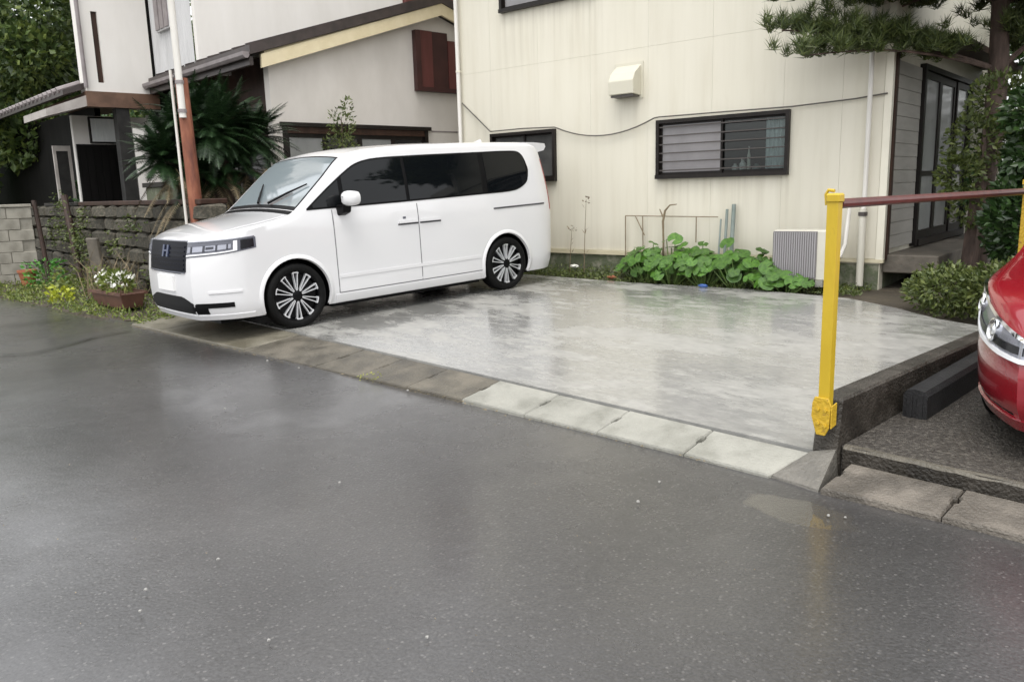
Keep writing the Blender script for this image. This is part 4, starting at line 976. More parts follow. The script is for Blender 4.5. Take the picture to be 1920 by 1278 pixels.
def wheel(parent, x, y, z, sg, r, rim_r, width, style):
    """wheel centred at x (outer face), sg = +1 when the outer face looks to +x"""
    w = MB().lathe([(-width * 0.95, rim_r * 0.95), (-0.05, rim_r * 0.9), (-0.055, rim_r * 0.25), (-0.06, 0.001)], 40, 'x').build("wheel", "rim_black", parent, smooth=True)
    w.location = (x, y, z); w.rotation_euler = (0, 0, 0 if sg > 0 else pi)
    t = [(-width, rim_r), (-width, r * 0.93), (-width * 0.94, r * 0.985), (-width * 0.85, r), (-width * 0.15, r), (-width * 0.06, r * 0.985), (-0.001, r * 0.93), (0.004, (r + rim_r) / 2), (-0.002, rim_r + 0.012), (-0.012, rim_r), (-0.03, rim_r * 0.97)]
    MB().lathe(t, 48, 'x').build("tyre", "tyre", w, smooth=True, angle=50)
    MB().lathe([(-0.014, rim_r * 1.002), (-0.008, rim_r * 0.985), (-0.012, rim_r * 0.955), (-0.05, rim_r * 0.93)], 48, 'x').build("rim", "rim_black", w, smooth=True)
    n = 10 if style == 'van' else 7
    # one split spoke: two thin machined bars joined by a rounded end
    m = MB()
    if style == 'van':
        def bar(pts, wd, x0, x1):
            for (p, q) in zip(pts, pts[1:]):
                p, q = Vector((0,) + p), Vector((0,) + q); d = (q - p).normalized(); nn = Vector((0, -d.z, d.y)) * wd
                m.hexa([p + nn + Vector((x0, 0, 0)), p - nn + Vector((x0, 0, 0)), q - nn + Vector((x0, 0, 0)), q + nn + Vector((x0, 0, 0)), p + nn + Vector((x1, 0, 0)), p - nn + Vector((x1, 0, 0)), q - nn + Vector((x1, 0, 0)), q + nn + Vector((x1, 0, 0))])
        a = rim_r
        bar([(-0.005, a * 0.22), (-0.024, a * 0.90)], 0.0042, -0.045, -0.012)
        bar([(0.005, a * 0.22), (0.024, a * 0.90)], 0.0042, -0.045, -0.012)
        bar([(-0.027, a * 0.90), (-0.024, a * 0.955), (0.024, a * 0.955), (0.027, a * 0.90)], 0.0085, -0.045, -0.010)
    else:
        m.hexa([(-0.05, -0.02, rim_r * .2), (-0.05, 0.02, rim_r * .2), (-0.05, 0.035, rim_r * .95), (-0.05, -0.035, rim_r * .95), (-0.012, -0.016, rim_r * .2), (-0.012, 0.016, rim_r * .2), (-0.012, 0.03, rim_r * .95), (-0.012, -0.03, rim_r * .95)])
    sp = m.build("spoke", "rim_silver", w)
    for k in range(1, n):
        c = sp.copy(); COL.objects.link(c); c.parent = w; c.rotation_euler = (2 * pi * k / n, 0, 0)
    MB().lathe([(-0.05, rim_r * 0.30), (-0.02, rim_r * 0.27), (-0.010, rim_r * 0.20), (-0.008, 0.001)], 24, 'x').build("hub_cap", "rim_black", w, smooth=True)
    MB().lathe([(-0.09, rim_r * 0.75), (-0.085, rim_r * 0.75), (-0.085, 0.001)], 32, 'x').build("brake_disc", "ac_fin", w)
    return w

# ------------------------------------------------ white van
VAN = empty("white_van", (-8.35, 3.92, 0.097)); VAN.rotation_euler = (SLOPE, 0, 0); VAN.scale = (1.005,) * 3
tag(VAN, "white boxy minivan with dark privacy glass parked on the wet concrete bay", "van")
TOP = [(-0.92, 0.975), (-0.75, 1.035), (-0.5, 1.088), (-0.2, 1.135), (0.02, 1.175), (0.10, 1.215), (0.40, 1.475), (0.62, 1.665), (0.72, 1.735), (0.85, 1.782), (1.1, 1.815), (1.6, 1.845), (2.3, 1.855), (3.0, 1.853), (3.45, 1.842), (3.62, 1.822), (3.70, 1.785)]
vb = Body(s0=-0.92, s1=3.70, f1=-0.28, r1=3.2, zb=0.19, Wm=0.868, bulge=0.06, rbulge=0.03,
    top=lambda q: sinterp(TOP, q),
    W=lambda q: 0.868 * (1 - 0.345 * (max(0, (-0.28 - q) / 0.64)) ** 3.3) * (1 - 0.10 * (max(0, (q - 3.35) / 0.35)) ** 3),
    tum=lambda z, zt: interp([(0.19, 0.960), (0.25, 0.985), (0.32, 1.0), (0.85, 1.0), (1.05, 0.995), (1.18, 0.975), (1.45, 0.935), (1.72, 0.868), (1.85, 0.82)], z),
    r=lambda q: interp([(-0.92, 0.05), (-0.5, 0.06), (0.05, 0.05), (0.7, 0.07), (1.0, 0.085)], q),
    rh=lambda q: interp([(-0.92, 0.06), (-0.5, 0.12), (0.05, 0.06), (0.5, 0.035), (0.75, 0.06), (1.0, 0.10)], q),
    crown=lambda q: interp([(-0.92, 0.02), (-0.3, 0.035), (0.1, 0.03), (0.7, 0.035), (1.0, 0.03)], q),
    lean=lambda z: interp([(0.19, 0.06), (0.30, 0.01), (0.45, 0.0), (0.62, 0.005), (0.80, 0.03), (0.97, 0.075), (1.2, 0.12)], z),
    rlean=lambda z: interp([(0.19, 0.02), (0.4, 0.06), (0.9, 0.08), (1.2, 0.06), (1.7, -0.02), (1.9, -0.06)], z))
st = lin(-0.92, -0.28, 14) + lin(-0.2, 0.05, 4) + lin(0.10, 0.9, 12) + lin(1.0, 3.2, 18) + lin(3.3, 3.70, 9)
ARC = 0.385; WR = 0.332
arches = [(0, 0.335, ARC, 0.52, 1.1), (0, 0.335, ARC, -1.1, -0.52), (2.90, 0.335, ARC, 0.52, 1.1), (2.90, 0.335, ARC, -1.1, -0.52)]
cut_arches(vb.mesh(st), "body", "van_white", "trim_black", arches, VAN, 0.19)
for sg in (1, -1):
    S = lambda q, z, sg=sg: vb.side(q, z, sg)
    D = lambda name, us, lo, hi, k, off, mt, parent=VAN, smooth=True: drape(S, us, lo, hi, k, off).build(name, mt, parent, smooth=smooth, angle=40)
    # wheel arch lips
    for yc in (0, 2.90):
        m = MB(); A = []; B = []; C_ = []; E_ = []
        for k in range(37):
            th = radians(-20 + 220 * k / 36)
            for lst, rad, off in ((A, ARC - 0.012, -0.02), (B, ARC - 0.004, 0.012), (C_, ARC + 0.028, 0.010), (E_, ARC + 0.038, -0.004)):
                q, z = yc + rad * cos(th), 0.335 + rad * sin(th)
                p = S(q, max(z, 0.2)); lst.append(Vector((p.x + sg * off, p.y, p.z)))
        m.grid([A, B, C_, E_]); m.build("wheel_arch", "van_white", VAN, smooth=True, angle=60)
        wheel(VAN, sg * 0.862, yc, WR, sg, WR, 0.252, 0.205, 'van')
    # doors as slightly raised skins over dark gaps
    for q in (0.485, 1.575): D("door_gap", lin(q - 0.0045, q + 0.0045, 1), 0.30, 1.165, 12, 0.0015, "seam_grey")
    D("door_gap", lin(0.485, 2.50, 30), 0.294, 0.302, 1, 0.0015, "seam_grey")
    def arch_lo(q): 
        d = abs(q - 2.90); return 0.305 if d > ARC + 0.05 else max(0.305, 0.335 + sqrt(max((ARC + 0.05) ** 2 - d * d, 0)))
    D("door", lin(0.493, 1.567, 20), 0.305, 1.158, 14, 0.004, "van_white")
    sdr = D("sliding_door", lin(1.583, 2.60, 20), arch_lo, 1.158, 14, 0.004, "van_white")
    # lower body crease
    D("crease_moulding", lin(0.50, 2.46, 26), 0.452, 0.486, 2, 0.010, "van_white")
    # handles
    for (a, b) in ((1.30, 1.555), (1.60, 1.88)):
        hd = D("door_handle", lin(a, b, 8), 0.958, 0.985, 2, 0.022, "van_white")
        D("handle_shadow", lin(a - 0.01, b + 0.01, 8), 0.938, 0.957, 1, 0.006, "seam_black", hd)  # dark strip painted as the shadow below the handle
    D("key_plate", lin(1.36, 1.40, 2), 1.005, 1.03, 2, 0.006, "lamp_housing")
    D("slide_rail", lin(2.72, 3.55, 14), lambda q: 1.018 + 0.012 * (q - 2.72), lambda q: 1.036 + 0.012 * (q - 2.72), 1, 0.007, "seam_black")
    # side sill skirt
    D("side_skirt", lin(0.44, 2.46, 26), 0.205, 0.283, 3, 0.012, "van_white")
    # glass
    def wtop(q): return sinterp([(0.20, 1.195), (0.32, 1.285), (0.50, 1.415), (0.70, 1.545), (0.85, 1.625), (1.05, 1.672), (1.5, 1.692), (2.6, 1.708), (3.15, 1.712), (3.28, 1.69), (3.345, 1.62), (3.375, 1.50)], q)
    def wbot(q): return sinterp([(0.20, 1.178), (1.44, 1.190), (2.6, 1.208), (3.0, 1.216), (3.15, 1.235), (3.28, 1.29), (3.345, 1.36), (3.375, 1.47)], q)
    us = lin(0.20, 0.9, 14) + lin(0.95, 3.1, 22) + lin(3.15, 3.375, 12)
    gf = D("window_frame", us, wbot, wtop, 8, 0.004, "trim_black")
    def pane(a, b, e=0.018, nm="window_pane"):
        D(nm, lin(a, b, 14), lambda q: wbot(q) + e, lambda q: max(wtop(q) - e, wbot(q) + e + 0.002), 6, 0.008, "side_glass", gf)
    pane(0.27, 0.60, nm="quarter_pane"); pane(0.65, 1.445); pane(1.49, 2.575); pane(2.66, 3.335)
    # mirror
    mr = empty("m", (0, 0, 0)); bpy.data.objects.remove(mr)
    m = MB(); prof = [(-0.5, 0.2), (-0.46, 0.62), (-0.3, 0.88), (0, 1.0), (0.3, 0.95), (0.44, 0.85), (0.5, 0.6)]
    base = S(0.60, 1.20)
    cx_, cy_, cz_ = base.x + sg * 0.155, 0.60, 1.275
    rings = []
    for k in range(7):
        y = cy_ - 0.075 + 0.15 * k / 6; sc = [0.35, 0.72, 0.92, 1.0, 1.0, 0.97, 0.92][k]
        rings.append([Vector((cx_ + sg * (0.105 * sc * abs(cos(t)) ** 0.7 * (1 if cos(t) > 0 else -1)), y + 0.02 * abs(cos(t)), cz_ + 0.078 * sc * abs(sin(t)) ** 0.7 * (1 if sin(t) > 0 else -1))) for t in [2 * pi * j / 20 for j in range(20)]])
    vs_ = [p for r in rings for p in r]; fs_ = [(i * 20 + j, i * 20 + (j + 1) % 20, (i + 1) * 20 + (j + 1) % 20, (i + 1) * 20 + j) for i in range(6) for j in range(20)] + [tuple(range(20)), tuple(range(139, 119, -1))]
    m.add(vs_, fs_); mir = m.build("mirror", "van_white", VAN, smooth=True, angle=50)
    m = MB(); m.hexa([(base.x - sg * 0.02, cy_ - 0.06, 1.09), (base.x + sg * 0.13, cy_ - 0.045, 1.13), (base.x + sg * 0.13, cy_ + 0.045, 1.13), (base.x - sg * 0.02, cy_ + 0.06, 1.09), (base.x - sg * 0.02, cy_ - 0.06, 1.21), (base.x + sg * 0.15, cy_ - 0.05, 1.215), (base.x + sg * 0.15, cy_ + 0.05, 1.215), (base.x - sg * 0.02, cy_ + 0.06, 1.21)])
    m.build("mirror_stalk", "trim_black", mir, bevel=0.012)
    m = MB(); m.box(cx_ - 0.085, cx_ + 0.085, cy_ + 0.082, cy_ + 0.086, cz_ - 0.06, cz_ + 0.06); m.build("mirror_glass", "chrome", mir)
    # headlamp
    F = lambda c, z, sg=sg: vb.front(sg * c, z)
    fl = lambda name, us, lo, hi, k, off, mt, parent=VAN: drape(F, us, lo, hi, k, off).build(name, mt, parent, smooth=True, angle=40)
    lb = lambda c: interp([(0.84, 0.800), (1.3, 0.826), (1.82, 0.868)], c); lt = lambda c: interp([(0.84, 0.940), (1.82, 0.972)], c)
    hl = fl("headlamp", lin(0.84, 1.82, 18), lb, lt, 5, 0.004, "lamp_housing")
    fl("reflector", lin(0.88, 1.42, 12), lambda c: lb(c) + 0.045, lambda c: lt(c) - 0.040, 3, 0.008, "lamp_silver", hl)
    for c0 in (0.98, 1.10, 1.23, 1.36): fl("lamp_divider", lin(c0, c0 + 0.022, 1), lambda c: lb(c) + 0.040, lambda c: lt(c) - 0.036, 2, 0.0105, "lamp_dark", hl)
    fl("projector", lin(1.13, 1.21, 3), lambda c: lb(c) + 0.058, lambda c: lt(c) - 0.05, 2, 0.011, "lamp_dark", hl)
    fl("light_strip", lin(0.86, 1.48, 12), lambda c: lb(c) + 0.012, lambda c: lb(c) + 0.024, 1, 0.010, "drl_white", hl)
    fl("light_strip", lin(1.45, 1.51, 3), lambda c: lb(c) + 0.012, lambda c: lt(c) - 0.012, 4, 0.011, "drl_white", hl)
    fl("indicator", lin(1.56, 1.78, 6), lambda c: lb(c) + 0.014, lambda c: lt(c) - 0.012, 3, 0.009, "gloss_black", hl)
    fl("chrome_strip", lin(0.84, 1.80, 14), lambda c: lt(c) + 0.002, lambda c: lt(c) + 0.011, 1, 0.009, "lamp_silver", hl)
    # air intake slot at the bumper corner
    fl("bumper_slot", lin(0.98, 1.42, 8), 0.315, 0.362, 2, 0.003, "trim_black")
    fl("bumper_crease", lin(1.15, 1.55, 8), 0.455, 0.475, 1, 0.008, "van_white")
    # tail lamp
    Rr = lambda c, z, sg=sg: vb.side(c, z, sg)
    drape(Rr, lin(3.685, 3.70, 2), 0.95, 1.60, 8, 0.004).build("tail_lamp", "tail_red", VAN, smooth=True)
    # wiper
    a = vb.roofp(0.13, 0.15 * sg + 0.1); b = vb.roofp(0.36, 0.72 * sg + 0.1 if sg > 0 else -0.45)
    m = MB(); m.tube([a + Vector((0, -0.02, 0.025)), (a + b) / 2 + Vector((0, -0.015, 0.03)), b + Vector((0, -0.012, 0.022))], [0.014, 0.012, 0.008], 6); m.build("wiper", "trim_black", VAN)
# windscreen
T = lambda q, a: vb.roofp(q, a)
drape(T, lin(0.095, 0.715, 14), lambda q: -0.975, lambda q: 0.975, 18, 0.003).build("windscreen_frame", "trim_black", VAN, smooth=True)
drape(T, lin(0.135, 0.690, 14), lambda q: -0.945, lambda q: 0.945, 18, 0.006).build("windscreen", "windscreen_glass", VAN, smooth=True)
drape(T, lin(0.025, 0.085, 3), -0.98, 0.98, 16, 0.004).build("cowl", "trim_black", VAN, smooth=True)
drape(T, lin(-0.80, 0.0, 12), -0.93, 0.93, 16, 0.003).build("bonnet", "van_white", VAN, smooth=True)
# grille and front details
Fr = lambda c, z: vb.front(c, z)
fd = lambda name, us, lo, hi, k, off, mt, parent=VAN: drape(Fr, us, lo, hi, k, off).build(name, mt, parent, smooth=True, angle=40)
gr = fd("grille", lin(-0.83, 0.83, 16), lambda c: 0.645 + (0.02 if abs(c) > 0.72 else 0), 0.955, 5, 0.004, "grille_blue")
for k in range(6):
    z = 0.685 + k * 0.042; fd("grille_slat", lin(-0.76, 0.76, 12), z, z + 0.016, 1, 0.010, "grille_blue", gr)
fd("chrome_strip", lin(-0.82, 0.82, 12), 0.958, 0.967, 1, 0.010, "lamp_silver", gr)
fd("chrome_strip", lin(-0.80, 0.80, 12), 0.652, 0.664, 1, 0.013, "lamp_housing", gr)
em = fd("emblem", lin(-0.13, -0.06, 2), 0.80, 0.915, 2, 0.018, "emblem", gr)
fd("emblem_bar", lin(0.06, 0.13, 2), 0.80, 0.915, 2, 0.018, "emblem", gr); fd("emblem_bar", lin(-0.06, 0.06, 2), 0.85, 0.866, 1, 0.018, "emblem", gr)
fd("lower_intake", lin(-1.12, 1.12, 20), 0.255, lambda c: 0.42 if abs(c) < 0.62 else interp([(0.62, 0.42), (1.0, 0.355), (1.12, 0.345)], abs(c)), 4, 0.003, "trim_black")
fd("front_lip", lin(-1.7, 1.7, 30), 0.196, 0.245, 2, 0.010, "van_white")
fd("number_plate", lin(-0.36, 0.36, 6), 0.468, 0.620, 2, 0.020, "plate_white")
# roof spoiler, antenna, rear glass
m = MB(); pts = []
for k in range(9):
    t = -0.69 + 1.38 * k / 8; pts.append(t)
cv = lambda t: -0.028 * (t / 0.7) ** 2
top = [[Vector((t, y, z + cv(t))) for t in pts] for y, z in ((3.40, 1.842), (3.62, 1.838), (3.82, 1.822), (3.835, 1.78), (3.80, 1.735), (3.60, 1.70))]
m.grid(top + [top[0]])
for c in (0, 8): m.add([r[c] for r in top], [tuple(range(6))])
m.build("roof_spoiler", "van_white", VAN, smooth=True, angle=30)
m = MB(); m.add([(-0.025, 3.15, 1.845), (0.025, 3.15, 1.845), (0.02, 3.34, 1.835), (-0.02, 3.34, 1.835), (0, 3.31, 1.90)], [(0, 1, 4), (1, 2, 4), (2, 3, 4), (3, 0, 4)]); m.build("antenna", "van_white", VAN)
drape(lambda c, z: vb.rear(c, z), lin(-0.82, 0.82, 10), 1.20, 1.66, 6, 0.006).build("rear_window", "side_glass", VAN, smooth=True)
drape(lambda c, z: vb.rear(c, z), lin(-0.9, 0.9, 10), 0.40, 0.44, 1, 0.004).build("tailgate_gap", "seam_black", VAN)
m = MB(); m.box(-0.60, 0.60, -0.72, 3.55, 0.135, 0.188); m.box(-0.79, 0.79, 0.42, 2.48, 0.150, 0.187); m.build("underbody_blocker", "trim_black", VAN)  # low black floor added to deepen the shade beneath the van
m = MB(); m.tube([(-0.80, 0, WR), (0.80, 0, WR)], 0.03, 8); m.build("axle", "trim_black", VAN); m = MB(); m.tube([(-0.80, 2.9, WR), (0.80, 2.9, WR)], 0.04, 8); m.build("axle", "trim_black", VAN)

# ------------------------------------------------ red car
CAR = empty("red_car", (-0.57, 4.90, lot_z(4.86) - 0.02)); CAR.rotation_euler = (0.028, 0, radians(2))
tag(CAR, "red hatchback with large chrome headlamp cut off by the right edge", "car")
TOP2 = [(-0.82, 0.70), (-0.65, 0.77), (-0.4, 0.805), (0.0, 0.845), (0.35, 0.90), (0.5, 0.96), (0.9, 1.28), (1.15, 1.40), (1.4, 1.455), (1.8, 1.475), (2.3, 1.45), (2.7, 1.38), (2.95, 1.25), (3.08, 1.05)]
rb = Body(s0=-0.82, s1=3.08, f1=0.05, r1=2.5, zb=0.17, Wm=0.848, bulge=0.10, rbulge=0.06,
    top=lambda q: sinterp(TOP2, q),
    W=lambda q: 0.848 * (1 - 0.42 * (max(0, (0.05 - q) / 0.87)) ** 2.6) * (1 - 0.18 * (max(0, (q - 2.5) / 0.58)) ** 2.5),
    tum=lambda z, zt: interp([(0.17, 0.93), (0.28, 0.985), (0.45, 1.0), (0.70, 0.995), (0.9, 0.965), (1.0, 0.945), (1.4, 0.75), (1.5, 0.70)], z),
    r=lambda q: interp([(-0.82, 0.10), (0.3, 0.07), (1.0, 0.08), (3.08, 0.1)], q),
    rh=lambda q: interp([(-0.82, 0.12), (0.3, 0.13), (0.6, 0.05), (1.2, 0.10)], q),
    crown=lambda q: 0.04,
    lean=lambda z: interp([(0.17, 0.07), (0.28, 0.0), (0.42, 0.0), (0.6, 0.05), (0.75, 0.16), (1.0, 0.25)], z),
    rlean=lambda z: interp([(0.17, 0.0), (0.5, 0.08), (0.9, 0.04), (1.4, -0.1)], z))
st = lin(-0.82, 0.05, 16) + lin(0.12, 1.4, 18) + lin(1.5, 2.5, 8) + lin(2.6, 3.08, 8)
cut_arches(rb.mesh(st), "body", "car_red", "trim_black", [(y, 0.30, 0.345, a, b) for y in (0, 2.45) for a, b in ((0.52, 1.1), (-1.1, -0.52))], CAR, 0.17)
for sg in (1, -1):
    S = lambda q, z, sg=sg: rb.side(q, z, sg)
    F = lambda c, z, sg=sg: rb.front(sg * c, z)
    for yc in (0, 2.45): wheel(CAR, sg * 0.80, yc, 0.295, sg, 0.295, 0.195, 0.185, 'car')
    fl = lambda name, us, lo, hi, k, off, mt, parent=CAR: drape(F, us, lo, hi, k, off).build(name, mt, parent, smooth=True, angle=40)
    lo = lambda c: interp([(0.95, 0.50), (1.15, 0.505), (1.4, 0.535), (1.7, 0.62), (1.85, 0.70)], c)
    hi = lambda c: interp([(0.95, 0.575), (1.2, 0.64), (1.4, 0.70), (1.6, 0.735), (1.85, 0.745)], c)
    h2 = fl("headlamp", lin(0.95, 1.80, 18), lo, hi, 6, 0.004, "lamp_silver")
    fl("chrome_rim", lin(0.95, 1.80, 18), lambda c: lo(c) - 0.014, lambda c: lo(c) + 0.006, 1, 0.012, "drl_white", h2)
    fl("chrome_rim", lin(0.95, 1.80, 18), lambda c: hi(c) - 0.006, lambda c: hi(c) + 0.012, 1, 0.012, "chrome", h2)
    fl("lamp_base", lin(0.98, 1.5, 8), lambda c: lo(c) + 0.02, lambda c: lo(c) + 0.055, 2, 0.008, "gloss_black", h2)
    for (cc, rad, zz_) in ((1.22, 0.055, 0.585), (1.50, 0.050, 0.665)):
        p = F(cc, zz_); q = F(cc + 0.02, zz_) - F(cc - 0.02, zz_); zdir = F(cc, zz_ + .02) - F(cc, zz_ - .02); nr = q.cross(zdir).normalized()
        if nr.dot(p - Vector((0, 1.4, .5))) < 0: nr = -nr
        o = MB().lathe([(0.0, rad), (0.016, rad), (0.018, rad * 0.84), (0.004, rad * 0.72), (0.018, rad * 0.45), (0.022, 0.001)], 24, 'z').build("reflector", "chrome", h2, smooth=True)
        o.location = p; o.rotation_euler = nr.to_track_quat('Z', 'Y').to_euler()
    drape(S, lin(0.62, 2.6, 20), lambda q: 0.925, lambda q: max(0.93, sinterp([(0.62, 0.95), (0.9, 1.14), (1.2, 1.30), (1.8, 1.36), (2.3, 1.32), (2.6, 1.12)], q)), 6, 0.005).build("side_window", "side_glass", CAR, smooth=True)
    drape(S, lin(0.55, 0.562, 1), 0.30, 0.92, 8, 0.002).build("door_gap", "seam_black", CAR)
    drape(S, lin(1.55, 1.562, 1), 0.30, 0.92, 8, 0.002).build("door_gap", "seam_black", CAR)
    m = MB(); b0 = S(0.72, 0.95); m.hexa([(b0.x - sg * .03, 0.96, 0.93), (b0.x + sg * 0.13, 0.98, 0.95), (b0.x + sg * 0.13, 1.06, 0.95), (b0.x - sg * .03, 1.06, 0.93), (b0.x - sg * .03, 0.97, 1.03), (b0.x + sg * 0.11, 0.99, 1.06), (b0.x + sg * 0.11, 1.06, 1.06), (b0.x - sg * .03, 1.06, 1.03)]); m.build("mirror", "car_red", CAR, bevel=0.02)
Fr2 = lambda c, z: rb.front(c, z)
drape(Fr2, lin(-0.75, 0.75, 12), 0.26, 0.44, 4, 0.003).build("grille", "trim_black", CAR, smooth=True)
drape(Fr2, lin(-1.75, 1.75, 30), 0.238, 0.248, 1, 0.003).build("bumper_gap", "trim_black", CAR, smooth=True)
drape(Fr2, lin(-1.72, 1.72, 30), 0.175, 0.232, 3, 0.018).build("front_lip", "car_red", CAR, smooth=True)
drape(lambda q, a: rb.roofp(q, a), lin(0.52, 1.2, 10), -0.95, 0.95, 14, 0.005).build("windscreen", "windscreen_glass", CAR, smooth=True)
drape(lambda q, a: rb.roofp(q, a), lin(-0.58, 0.42, 10), -0.92, 0.92, 14, 0.003).build("bonnet", "car_red", CAR, smooth=True)
drape(Fr2, lin(-0.32, 0.32, 6), 0.30, 0.42, 2, 0.02).build("number_plate", "plate_white", CAR, smooth=True)

# ================================================================ VEGETATION
R = random.Random(4)
def rvec():
    while True:
        v = Vector((R.uniform(-1, 1), R.uniform(-1, 1), R.uniform(-1, 1)))
        if 0.05 < v.length < 1: return v.normalized()
def leaf(m, p, d, n, L, W):
    d = d.normalized(); s = d.cross(n)
    if s.length < 1e-4: s = d.orthogonal()
    s.normalize(); up = s.cross(d)
    m.add([p, p + d * L * 0.5 + s * W + up * W * 0.25, p + d * L, p + d * L * 0.5 - s * W + up * W * 0.25], [(0, 1, 2), (0, 2, 3)])
def clump(m, c, rad, n, L, W, up=0.3, shell=0.5):
    c = Vector(c)
    for _ in range(n):
        v = rvec(); t = shell + (1 - shell) * R.random() ** 0.6
        p = c + Vector((v.x * rad[0], v.y * rad[1], v.z * rad[2])) * t
        d = (v + rvec() * 0.9 + Vector((0, 0, up - 0.2))).normalized()
        leaf(m, p, d, rvec(), L * R.uniform(0.7, 1.3), W * R.uniform(0.7, 1.3))
def foliage_thing(name, loc, clumps, leafmat, label, cat, group=None, trunk=None, L=0.06, W=0.02, part="crown", up=0.3):
    t = empty(name, loc); tag(t, label, cat, group); m = MB()
    for (c, rad, n) in clumps: clump(m, c, rad, n, L, W, up)
    m.build(part, leafmat, t, fix=False)
    if trunk:
        tm = MB()
        for pts, rads in trunk: tm.tube(pts, rads, 8)
        tm.build("trunk", "bark", t, smooth=True)
    return t

# -- butterbur patch: plants with large round leaves
def fuki_leaf_mesh(v):
    m = MB(); n = 14; rr = random.Random(v); ctr = (0, 0.0, -0.10); ring = []; mid = []
    for k in range(n):
        a = radians(-90 + 14 + (360 - 28) * k / (n - 1)); r = 1 + rr.uniform(-0.05, 0.05); zz_ = 0.12 * rr.uniform(-1, 1)
        mid.append((0.55 * r * cos(a), 0.55 * r * sin(a), 0.02 + 0.05 * sin(3 * a))); ring.append((r * cos(a), r * sin(a), zz_ - 0.03))
    vs_ = [ctr] + mid + ring; fs_ = [(0, 1 + k, 2 + k) for k in range(n - 1)] + [(1 + k, 1 + n + k, 2 + n + k, 2 + k) for k in range(n - 1)]
    me = bpy.data.meshes.new("leaf"); me.from_pydata(vs_, [], fs_); me.update(); me.materials.append(MATS["leaf_fuki"])
    for p in me.polygons: p.use_smooth = True
    return me
FL = [fuki_leaf_mesh(v) for v in range(4)]
descr = ["leftmost large round-leaved plant by the foundation of the cream house", "second round-leaved plant from the left in the green patch", "round-leaved plant below the left half of the wire trellis", "round-leaved plant with pale leaves in the front of the patch", "tall round-leaved plant below the right half of the wire trellis", "round-leaved plant in front of the green garden poles", "round-leaved plant at the foot of the green garden poles", "round-leaved plant right of the green garden poles", "round-leaved plant just left of the air conditioner", "low round-leaved plant in front of the air conditioner", "small round-leaved plant rightmost in the patch"]
spots = [(1.48, 0.30), (1.72, 0.42), (1.98, 0.26), (2.12, 0.52), (2.34, 0.28), (2.55, 0.50), (2.78, 0.30), (2.98, 0.50), (3.22, 0.40), (3.42, 0.60), (3.66, 0.68)]
hts = [0.36, 0.46, 0.56, 0.40, 0.56, 0.42, 0.46, 0.44, 0.38, 0.24, 0.16]
for k, (u, off) in enumerate(spots):
    base = HL(u, off, 0); base.z = slab_z(base.y) - 0.04
    t = empty("butterbur_plant", base); tag(t, descr[k], "plant", "butterbur plants under the house wall")
    stems = MB(); nl = 26 if k < 9 else 16
    for q in range(nl):
        a = R.uniform(0, 2 * pi); rr_ = 0.30 * sqrt(R.random()); zz_ = hts[k] * R.uniform(0.35, 1.1) * (1 - 0.5 * rr_ / 0.3) + 0.07; s_ = R.uniform(0.055, 0.105)
        dx, dy = rr_ * cos(a), rr_ * sin(a)
        o = bpy.data.objects.new("leaf", R.choice(FL)); COL.objects.link(o); o.parent = t; o.location = (dx, dy, zz_); o.scale = (s_, s_, s_)
        # tilt outwards and towards the open side
        tv = Vector((cos(a) * 0.45 + 0.12, sin(a) * 0.45 - 0.50, 1.0)) + rvec() * 0.25
        qd = tv.to_track_quat('Z', 'Y') @ Euler((0, 0, R.uniform(0, 6.28))).to_quaternion()
        o.rotation_euler = qd.to_euler()
        stems.tube([(dx * 0.3, dy * 0.3, 0), (dx * 0.8, dy * 0.8, zz_ * 0.7), (dx, dy, zz_ - 0.015)], 0.006, 5, False)
    stems.build("stem", "leaf_stem", t, smooth=True)

# -- weeds along the foot of the wall
def grass_tuft(name, loc, n, h, spread, matn, label, cat="weeds", group=None, kind=None, w=0.006):
    t = empty(name, loc) if kind is None else None; m = MB()
    for _ in range(n):
        a = R.uniform(0, 2 * pi); r0 = spread * sqrt(R.random()); p = Vector((r0 * cos(a), r0 * sin(a), 0)); d = Vector((R.uniform(-.6, .6), R.uniform(-.6, .6), 1)).normalized(); hh = h * R.uniform(0.4, 1.1)
        s = d.cross(rvec()).normalized() * w * R.uniform(0.7, 1.5); q = p + d * hh * 0.6; e = q + (d + Vector((R.uniform(-1, 1), R.uniform(-1, 1), -0.1)) * 0.7).normalized() * hh * 0.5
        m.add([p - s, p + s, q + s * 0.8, q - s * 0.8, e], [(0, 1, 2, 3), (3, 2, 4)])
    o = m.build("blades", matn, t, fix=False); tag(t, label, cat, group); return t
m = MB()   # ground cover strip at the back of the slab
for _ in range(5200):
    u = R.uniform(-0.9, 4.4); off = R.uniform(0.02, 0.62); p = HL(u, off, 0)
    if -0.9 < u < 0.1: off = R.uniform(0.02, 0.5); p = HL(u, off, 0)
    p.z = slab_z(p.y) - 0.04 + R.random() * (0.17 if u < 1.4 else 0.08) * R.random(); leaf(m, p, rvec() + Vector((0, 0, 0.7)), rvec(), R.uniform(0.025, 0.06), 0.010)
o = m.build("ground_cover", "leaf_shrub", fix=False); tag(o, "low creeping weeds along the foot of the cream house wall", "weeds", kind="stuff")
m = MB()   # verge ground cover on the left
for _ in range(9000):
    x = R.uniform(-18, -9.6); y0 = road_edge(x); y = y0 + 0.02 + (4.05 - y0) * R.random() ** 1.2
    dens = 0.5 + 0.5 * sin(2.3 * x + 3.1 * y)
    if R.random() > 0.25 + 0.75 * dens: continue
    p = Vector((x, y, slab_z(max(y, 3.2)) - 0.05 + R.random() * 0.10 * R.random())); leaf(m, p, rvec() + Vector((0, 0, 0.6)), rvec(), R.uniform(0.03, 0.09), 0.010)
